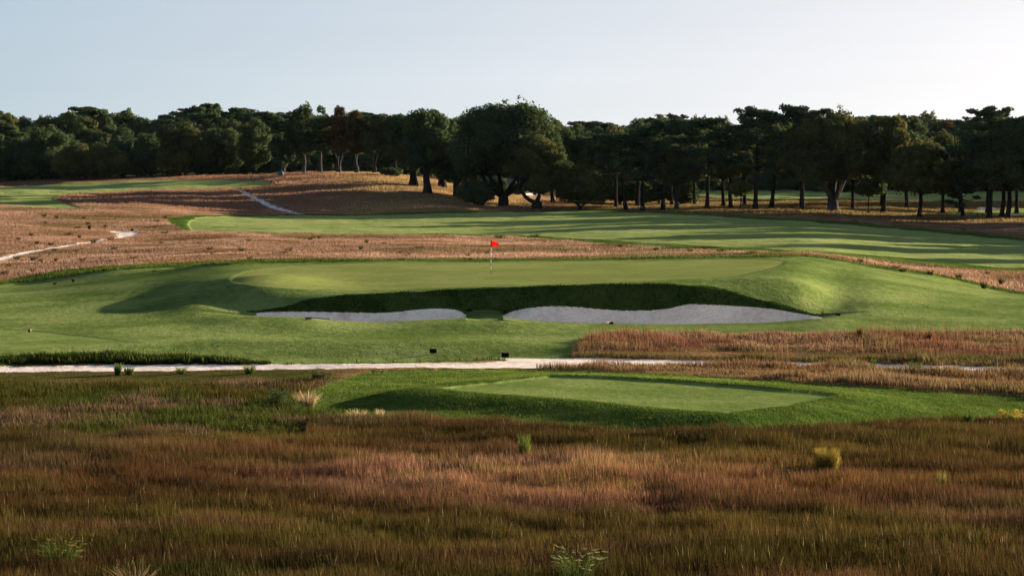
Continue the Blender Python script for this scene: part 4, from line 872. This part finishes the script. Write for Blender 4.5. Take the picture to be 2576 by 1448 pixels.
# trees of the same row standing beyond the right edge; their shade falls across the second fairway
for q, (x, y, Ht, Wd) in enumerate([(80, 306, 17, 11), (92, 284, 17, 10), (86, 262, 17, 9), (104, 296, 18, 12), (112, 268, 17, 9), (118, 240, 18, 11), (128, 285, 18, 12), (96, 318, 17, 12), (95, 345, 17, 13), (110, 360, 17, 13), (125, 385, 17, 14), (118, 410, 17, 13), (140, 330, 17, 14), (100, 395, 17, 13), (79, 318, 19, 12), (84, 296, 20, 11), (98, 276, 20, 10), (108, 255, 19, 12), (90, 240, 18, 8), (122, 300, 20, 13), (135, 262, 20, 12), (100, 228, 18, 9), (130, 236, 19, 11), (112, 322, 19, 12), (145, 300, 20, 13), (84, 330, 18, 12), (124, 452, 20, 13), (136, 440, 20, 13), (130, 470, 20, 13), (142, 486, 20, 14), (150, 462, 20, 14), (134, 500, 19, 13), (158, 448, 20, 13), (165, 480, 20, 14), (150, 505, 20, 14), (128, 428, 19, 13), (146, 425, 20, 14), (172, 500, 20, 14)]):
    mt, mc = proto[q % 7]; key = (mc.name, 'olive')
    if key not in MC: c = mc.copy(); c.materials.clear(); MC[key] = c
    place_tree('broadleaf_tree', x, y, mt, MC[key], M['bark'], M['olive'], 'oak standing beyond the right edge of the view beside the second fairway', 'tree', 'oaks beyond the right edge', rz=q, sc_=(Wd / 10.5, Wd / 10.5, Ht / 14))

# ------------------------------------------------------------------ things on the course
def stripe_mat():
    m, nt, N, L, out = new_mat('banded_paint')
    g = N.new('ShaderNodeTexCoord'); sp = N.new('ShaderNodeSeparateXYZ'); L.new(g.outputs['Object'], sp.inputs[0])
    r = N.new('ShaderNodeValToRGB'); r.color_ramp.interpolation = 'CONSTANT'; e = r.color_ramp.elements
    red, wh = (0.14, 0.03, 0.02, 1), (0.75, 0.74, 0.70, 1); zs = [0, .33, .51, .69, .86, 1.03, 1.20, 1.38, 1.55]
    e[0].position, e[0].color = 0.0, red; e[1].position, e[1].color = zs[1] / 2.0, wh
    for k in range(2, 9): q = e.new(zs[k] / 2.0); q.color = red if k % 2 == 0 else wh
    dv = N.new('ShaderNodeMath'); dv.operation = 'DIVIDE'; dv.inputs[1].default_value = 2.0; L.new(sp.outputs[2], dv.inputs[0]); L.new(dv.outputs[0], r.inputs[0])
    d = N.new('ShaderNodeBsdfPrincipled'); d.inputs['Roughness'].default_value = 0.5; L.new(r.outputs[0], d.inputs['Base Color']); L.new(d.outputs[0], out.inputs[0]); return m
def cloth_mat():
    m, nt, N, L, out = new_mat('red_flag_cloth'); d = N.new('ShaderNodeBsdfDiffuse'); t = N.new('ShaderNodeBsdfTranslucent'); mx = N.new('ShaderNodeMixShader')
    g = N.new('ShaderNodeTexCoord'); n = noise(N, L, g.outputs['Object'], 9, 3); r = ramp(N, [(0.3, (0.80, 0.050, 0.040)), (0.7, (0.90, 0.070, 0.055))]); L.new(n.outputs[0], r.inputs[0])
    mx.inputs[0].default_value = 0.6; L.new(r.outputs[0], d.inputs[0]); L.new(r.outputs[0], t.inputs[0]); L.new(d.outputs[0], mx.inputs[1]); L.new(t.outputs[0], mx.inputs[2]); L.new(mx.outputs[0], out.inputs[0]); return m
x, y = hit(1235, 692); zg = float(zxy(x, y)); pl = float(zat(y, 604)) - zg
f = tag(empty('golf_flag', (x, y, zg)), 'red flag on a banded red and white stick standing in the putting green', 'flag')
mb = MB(); mb.tube([(0, 0, -0.1), (0.004, 0, pl * .5), (0.022, 0, pl)], [0.013, 0.012, 0.011], 10); mb.build('pole', stripe_mat(), f)
v = []; fc = []; NXf, NZf = 14, 8; fw, fh = 0.40, 0.33
for s_ in (0, 1):
    for i in range(NXf + 1):
        for j in range(NZf + 1):
            a = i / NXf; b = j / NZf
            zz_ = pl - 0.02 - fh * (1 - b) * (0.97 - 0.10 * a) - 0.12 * a ** 1.1 * b - 0.035 * a
            v.append((0.034 + fw * a * (1 - .03 * math.sin(3 * b)), 0.05 * math.sin(a * 6.0 + b * 1.2) * a + s_ * 0.004, zz_))
W1 = NZf + 1; O1 = (NXf + 1) * W1
for i in range(NXf):
    for j in range(NZf):
        q = i * W1 + j; fc.append((q, q + W1, q + W1 + 1, q + 1)); fc.append((O1 + q, O1 + q + 1, O1 + q + W1 + 1, O1 + q + W1))
for i in range(NXf):
    for j in (0, NZf): q = i * W1 + j; fc.append((q, q + W1, O1 + q + W1, O1 + q))
for j in range(NZf):
    for i in (0, NXf): q = i * W1 + j; fc.append((q, q + 1, O1 + q + 1, O1 + q))
mb = MB(); mb.add(v, fc); mb.build('flag', cloth_mat(), f)
mb = MB(); mb.tube([(0.033, 0, pl - 0.38), (0.036, 0, pl - 0.01)], [0.016, 0.016], 8); mb.build('flag_sleeve', M['black'], f)
mb = MB(); mb.tube([(0, 0, -0.08), (0, 0, 0.004)], [0.054, 0.054], 16); mb.build('cup', M['white'], f)

for (u, v_, rz, lb) in ((1090, 891, 0.28, 'left one of two small black tee boards, slightly tilted, on the slope above the path'), (1271, 901, -0.05, 'right one of two small black tee boards, just above the fork of the path')):
    x, y = hit(u, v_); t = tag(empty('tee_board', (x, y, float(zxy(x, y))), rz), lb, 'tee board', 'small black tee boards')
    mb = MB(); mb.box((0, 0, 0.135), (0.30, 0.045, 0.185), rx=-0.25); mb.build('board', M['black'], t, smooth=False)
    mb = MB(); mb.box((0, 0.04, 0.03), (0.04, 0.03, 0.20)); mb.build('stake', M['black'], t, smooth=False)
x, y = hit(74, 836); t = tag(empty('tee_marker', (x, y, float(zxy(x, y)) + 0.02)), 'small round red tee marker on the back edge of the left tee', 'tee marker')
mb = MB(); mb.blob((0, 0, 0.075), (0.085, 0.085, 0.075), 16, 10); mb.build('ball', plain('dark_red_gloss', (0.12, 0.018, 0.014), 0.4), t)
mb = MB(); mb.tube([(0, 0, -0.12), (0, 0, 0.02)], [0.012, 0.012], 8); mb.build('spike', M['black'], t)

def rake(u, v_, rz, ln, hw, lb, hm, zo=0.05, tilt=0.0):
    x, y = hit(u, v_); t = tag(empty('bunker_rake', (x, y, float(zxy(x, y)) + zo), rz), lb, 'rake', 'bunker rakes'); t.rotation_euler = (tilt, 0, rz)
    mb = MB(); mb.box((0, 0, 0.05), (hw, 0.05, 0.045)); mb.build('head', M['black'], t, smooth=False)
    mb = MB()
    for k in range(11): mb.box((-hw / 2 + hw * (k + .5) / 11, -0.0, -0.005), (0.014, 0.03, 0.07), taper=1.4)
    mb.build('teeth', M['black'], t, smooth=False)
    mb = MB(); mb.tube([(0, 0.0, 0.06), (0, -ln * .5, 0.05), (0, -ln, 0.03)], [0.017, 0.017, 0.018], 8); mb.build('handle', hm, t)
rake(2108, 794, -1.35, 1.5, 0.60, 'black rake lying on the grass at the right tip of the right bunker', M['black'])
rake(1187, 784, 0.35, 1.0, 0.62, 'black rake lying on the shaded bank between the two bunkers', M['wood'])
rake(776, 803, 1.1, 1.2, 0.5, 'dark rake lying on the front lip of the left bunker', M['black'], 0.02)
rake(1537, 816, -0.9, 0.6, 0.3, 'rake with a pale wooden handle on the front lip of the right bunker', M['pale_wood'], 0.06)

x, y = hit(2506, 930); t = tag(empty('wooden_post', (x, y, float(zxy(x, y)))), 'short weathered wooden post in the grass beside the path at the right', 'post')
mb = MB(); mb.box((0, 0, 0.14), (0.10, 0.10, 0.52), taper=0.92); mb.build('shaft', M['wood'], t, smooth=False)
mb = MB(); mb.box((0, 0, 0.42), (0.105, 0.105, 0.04), taper=0.6); mb.build('cap', M['wood'], t, smooth=False)
for u, lb in ((2443, 'leftmost of three short dark stakes left of the biggest pine'), (2458, 'middle of three short dark stakes left of the biggest pine'), (2472, 'rightmost of three short dark stakes left of the biggest pine')):
    x, y = hit(u, 545, dmin=300); mb = MB(); mb.box((0, 0, 0.12), (0.09, 0.09, 0.74), taper=0.9); mb.box((0, 0, 0.50), (0.10, 0.10, 0.04), taper=.5)
    tag(mb.build('stake', M['bark'], None, False, (x, y, float(zxy(x, y)))), lb, 'stake', 'short stakes by the pines')
x, y = hit(706, 442, dmin=300); t = tag(empty('covered_heap', (x, y, float(zxy(x, y)))), 'blue grey covered heap on the skyline of the brown hill before the trees', 'covered heap')
mb = MB(); mb.blob((0, 0, 0.30), (0.52, 0.42, 0.48), 14, 9, 0.10, random.Random(3)); mb.build('cover', M['blue'], t)
mb = MB(); mb.box((0, 0, 0.0), (0.9, 0.7, 0.22)); mb.build('base', M['wood'], t, smooth=False)
# cottage glimpsed between the trunks of the largest oak
t_ = float(tan_u(1262, 463)); d = 432.0; x, y = t_ * d, d; zg = float(zxy(x, y))
t = tag(empty('cottage', (x, y, zg), 0.15), 'grey cottage with a window tinted light blue for reflected sky, barely seen between trunks of the largest oak', 'cottage')
mb = MB(); mb.box((0, 0, 1.4), (9, 6, 3.4)); mb.build('wall', M['house'], t, smooth=False)
mb = MB(); mb.add([(-4.9, -3.4, 3.102), (4.9, -3.4, 3.102), (4.9, 3.4, 3.102), (-4.9, 3.4, 3.102), (-4.9, 0, 5.2), (4.9, 0, 5.2)], [(3, 2, 1, 0), (0, 1, 5, 4), (2, 3, 4, 5), (1, 2, 5), (3, 0, 4)]); mb.build('roof', M['roof'], t, smooth=False)
for wx in (-0.95, 2.2):
    mb = MB(); mb.box((wx, -3.02, 1.55), (0.95, 0.08, 1.5)); w_ = mb.build('window', M['white'], t, smooth=False)
    mb = MB(); mb.box((wx, -3.065, 1.55), (0.78, 0.03, 1.3)); mb.build('pane', plain('sky_glass', (0.35, 0.5, 0.7), 0.08, 0.05, 2, 0.6), w_, smooth=False)  # blue in the glass colour stands for the sky it reflects

# ------------------------------------------------------------------ single plants
def tussock(u, v_, hpx, wpx, nb, tip, base_, lb, name='grass_tussock', cat='tussock', group=None, heads=None, hc=None, curve=0.5, wd=1.0, dmin=36, dmax=300):
    x, y = hit(u, v_, dmin=dmin, dmax=dmax); k = y / F; h = hpx * k; r = wpx / 2 * k; rg = np.random.default_rng(int(u * 7 + v_)); V = []; C_ = []; cn = []; ix = []
    tip = np.array(tip); base_ = np.array(base_)
    for q in range(nb):
        a = rg.random() * 6.283; rr_ = r * 0.45 * math.sqrt(rg.random()); bx, by = rr_ * math.cos(a), rr_ * math.sin(a); out_ = r * (0.15 + curve * rg.random()); a2 = a + rg.normal() * .5
        hh = h * rg.uniform(.6, 1.05); w0 = wd * k * rg.uniform(1.4, 2.6); px, py = -math.sin(a2 + 1) * w0 / 2, math.cos(a2 + 1) * w0 / 2; px = px if abs(px) > .3 * w0 else w0 * .4; n0 = len(V); tn = rg.uniform(.6, 1.3)
        for g in (0, .35, .7, 1.0):
            cx, cy, cz = bx + math.cos(a2) * out_ * g ** 1.8, by + math.sin(a2) * out_ * g ** 1.8, hh * (g - 0.12 * curve * g ** 3) - 0.05
            ww = (1 - .85 * g); V += [(cx - px * ww, cy - py * ww, cz), (cx + px * ww, cy + py * ww, cz)]; cc_ = (base_ * (1 - g) + tip * g) * tn; C_ += [cc_, cc_]
        for g in range(3): ix += [n0 + 2 * g, n0 + 2 * g + 1, n0 + 2 * g + 3, n0 + 2 * g + 2]; cn.append(4)
        if heads and rg.random() < heads:
            n1 = len(V); e = np.array(V[-1]); dr = np.array([math.cos(a2) * .8, math.sin(a2) * .8, -.15 + .5 * rg.random()]); L_ = h * .17
            for g in (0, .33, .66, 1):
                p = e + dr * L_ * g; ww = k * 1.3 * math.sin(.5 + 2.3 * g); V += [(p[0], p[1], p[2] - ww), (p[0] + .2 * ww, p[1], p[2] + ww)]; C_ += [np.array(hc)] * 2
            for g in range(3): ix += [n1 + 2 * g, n1 + 2 * g + 1, n1 + 2 * g + 3, n1 + 2 * g + 2]; cn.append(4)
    me = mesh_np(name, np.array(V), cn, ix, np.array(C_), smooth=False)
    return tag(link(name, me, M['blade'], None, (x, y, float(zxy(x, y)))), lb, cat, group)
G_, D_, S_ = (.10, .15, .03), (.02, .032, .010), (.42, .31, .17)
tussock(2080, 1212, 94, 82, 1100, (.22, .16, .035), (.010, .022, .007), 'rounded tussock with golden top and dark green base in the rusty meadow', curve=.42, dmax=72)
tussock(340, 1500, 96, 130, 120, (.36, .24, .13), (.10, .07, .03), 'straw coloured tuft fanning upward at the bottom edge', curve=1.0, dmax=60)
tussock(1450, 1500, 128, 130, 170, (.05, .075, .018), (.012, .025, .006), 'green clump of nodding foxtail heads at the bottom edge', 'foxtail_grass', 'foxtail grass', None, .5, (.10, .10, .045), .5, dmax=60)
tussock(150, 1450, 105, 150, 200, (.05, .08, .016), (.008, .02, .005), 'dark green weedy clump near the bottom left corner', 'weed_clump', 'weeds', None, .25, (.08, .065, .02), .35, dmax=60)
tussock(1318, 1170, 88, 44, 200, (.11, .14, .03), (.03, .05, .012), 'small upright green clump in the meadow below the near tee', curve=.4, dmax=74)
tussock(2368, 1255, 82, 34, 110, (.14, .13, .035), (.03, .04, .012), 'pale green wisp of grass right of the golden tussock', curve=.4, dmax=72)
tussock(296, 943, 36, 28, 120, G_, D_, 'left of two green rush tufts standing against the sandy path', 'rush_tuft', 'rushes', 'rush tufts by the path', dmin=80)
tussock(325, 943, 30, 36, 90, G_, D_, 'right of two green rush tufts standing against the sandy path', 'rush_tuft', 'rushes', 'rush tufts by the path', dmin=80)
tussock(456, 941, 26, 42, 90, (.14, .17, .035), D_, 'short yellow green rush tuft in front of the path', 'rush_tuft', 'rushes', 'rush tufts by the path', dmin=80)
tussock(628, 940, 30, 48, 120, (.12, .15, .03), D_, 'wide green rush tuft hiding part of the path', 'rush_tuft', 'rushes', 'rush tufts by the path', dmin=80)
tussock(527, 913, 27, 40, 220, (.035, .055, .018), (.008, .014, .006), 'dark rounded rush clump on the far edge of the path', 'rush_tuft', 'rushes', 'rush tufts by the path', curve=.8, dmin=80)
tussock(602, 917, 22, 22, 90, (.035, .055, .018), (.008, .014, .006), 'smaller dark rush clump right of the rounded one', 'rush_tuft', 'rushes', 'rush tufts by the path', curve=.7, dmin=80)
tussock(2197, 925, 26, 22, 120, (.07, .12, .025), D_, 'narrow green clump in the straw strip beside the path', curve=.4, dmin=80)
tussock(2303, 927, 22, 46, 160, (.06, .10, .02), D_, 'broad dark green clump in the straw strip beside the path', dmin=80)
tussock(2079, 925, 18, 52, 160, (.04, .06, .02), D_, 'low dark mound of grass in the straw strip beside the path', curve=.8, dmin=80)
tussock(2163, 851, 36, 26, 90, (.16, .09, .04), (.05, .04, .015), 'tall reddish tuft rising over the edge of the mown apron', curve=.5, dmin=95)
tussock(2335, 856, 30, 34, 130, (.24, .12, .05), (.06, .04, .015), 'rusty tuft rising over the edge of the straw strip', curve=.5, dmin=95)
tussock(900, 1062, 40, 60, 130, S_, (.16, .12, .05), 'straw coloured tuft on the left border of the near tee bank', curve=.7, dmax=80)
tussock(775, 1025, 52, 70, 160, S_, (.16, .12, .05), 'leaning straw tuft at the left corner of the near tee bank', curve=.9, dmax=92)
tussock(955, 1066, 44, 30, 90, S_, (.16, .12, .05), 'thin upright straw tuft on the border of the near tee bank', curve=.5, dmax=80)
tussock(2540, 1066, 40, 60, 160, (.22, .20, .03), (.05, .07, .015), 'yellow flowered goldenrod clump at the right edge below the tee', 'goldenrod_clump', 'goldenrod', None, .8, (.20, .165, .025), .4, dmax=78)
tussock(2436, 1072, 44, 40, 160, (.05, .085, .02), D_, 'dark green clump at the right end of the near tee bank', curve=.5, dmax=78)
TU = 'dark green tussock dotted in the tan middle distance grass'
for (u, v_, hp, wp) in ((225, 578, 16, 12), (93, 616, 14, 18), (128, 618, 12, 24), (333, 582, 10, 10), (235, 612, 14, 26), (185, 728, 13, 14), (138, 733, 12, 16), (388, 683, 8, 16), (2270, 683, 14, 34), (2340, 690, 16, 30), (2412, 700, 18, 30), (2520, 715, 22, 26), (2475, 745, 26, 24), (1650, 630, 12, 18), (1560, 622, 12, 20), (1735, 634, 13, 24), (1885, 640, 10, 30), (1010, 660, 9, 26), (1180, 655, 9, 18), (1345, 595, 10, 40), (1255, 600, 12, 34)):
    tussock(u, v_, hp, wp, 70, (.075, .075, .025), (.02, .022, .009), TU, 'grass_tussock', 'tussock', 'dark tussocks in the middle distance', curve=.6, wd=.8, dmin=150)
for k in range(60):
    while True:
        u, v_ = rgt.uniform(0, 2570), rgt.uniform(525, 735); xx, yy = hit(u, v_, dmin=150)
        if zone_at(np.array([xx]), np.array([yy]))[0] == ID['ground'] and 160 < yy < 305: break
    br = rgt.random() < .6
    tussock(u, v_, rgt.uniform(8, 15) * 200 / yy, rgt.uniform(14, 34) * 200 / yy, 60, (.16, .095, .045) if br else (.085, .085, .03), (.04, .03, .012), TB if br else TU, 'grass_tussock', 'tussock', 'brown clumps in the middle distance' if br else 'dark tussocks in the middle distance', curve=.7, wd=.8, dmin=150)
def bush(u, v_, hpx, wpx, lb, lf='oak', dmin=60, dmax=420, group=None):
    x, y = hit(u, v_, dmin=dmin, dmax=dmax); k = y / F; rg = np.random.default_rng(int(u + v_)); h, wd_ = hpx * k, wpx * k
    cent = np.stack([rg.uniform(-.36, .36, 16) * wd_, rg.uniform(-.3, .3, 16) * wd_, rg.uniform(.25, .8, 16) * h], -1); rad = rg.uniform(.16, .26, 16) * min(h, wd_) + .02
    t = tag(empty('shrub', (x, y, float(zxy(x, y)))), lb, 'bush', group)
    link('foliage', crown_mesh('foliage', [leaf_cloud(cent, rad, np.full(16, 90), max(.018, 1.8 * k), rg)]), M[lf], t)
    mb = MB()
    for c in cent[:7]: mb.tube([(c[0] * .15, c[1] * .15, -0.05), (c[0] * .6, c[1] * .6, c[2] * .5), tuple(c)], [.012, .009, .005], 5)
    mb.build('stem', M['bark'], t)
bush(810, 962, 40, 64, 'leafy green bush at the end of the scrub beside the path', 'olive')
bush(640, 1105, 40, 50, 'small leafy weed bush in the scrub left of the near tee', 'olive', dmax=85)
bush(700, 1020, 44, 60, 'dark leafy bush in the scrub touching the left tee bank', 'oak', dmax=92)

# ------------------------------------------------------------------ air
m, nt, N, L, out = new_mat('thin_haze'); pv = N.new('ShaderNodeVolumePrincipled'); pv.inputs['Density'].default_value = HAZE; pv.inputs['Color'].default_value = (0.62, 0.82, 1.0, 1); pv.inputs['Anisotropy'].default_value = 0.2
L.new(pv.outputs[0], out.inputs['Volume'])
mb = MB(); mb.box((0, 340, 12.5), (1500, 760, 31)); hz_ = mb.build('haze', m, None, False); tag(hz_, 'thin bluish evening air over the course', 'haze', kind='stuff')
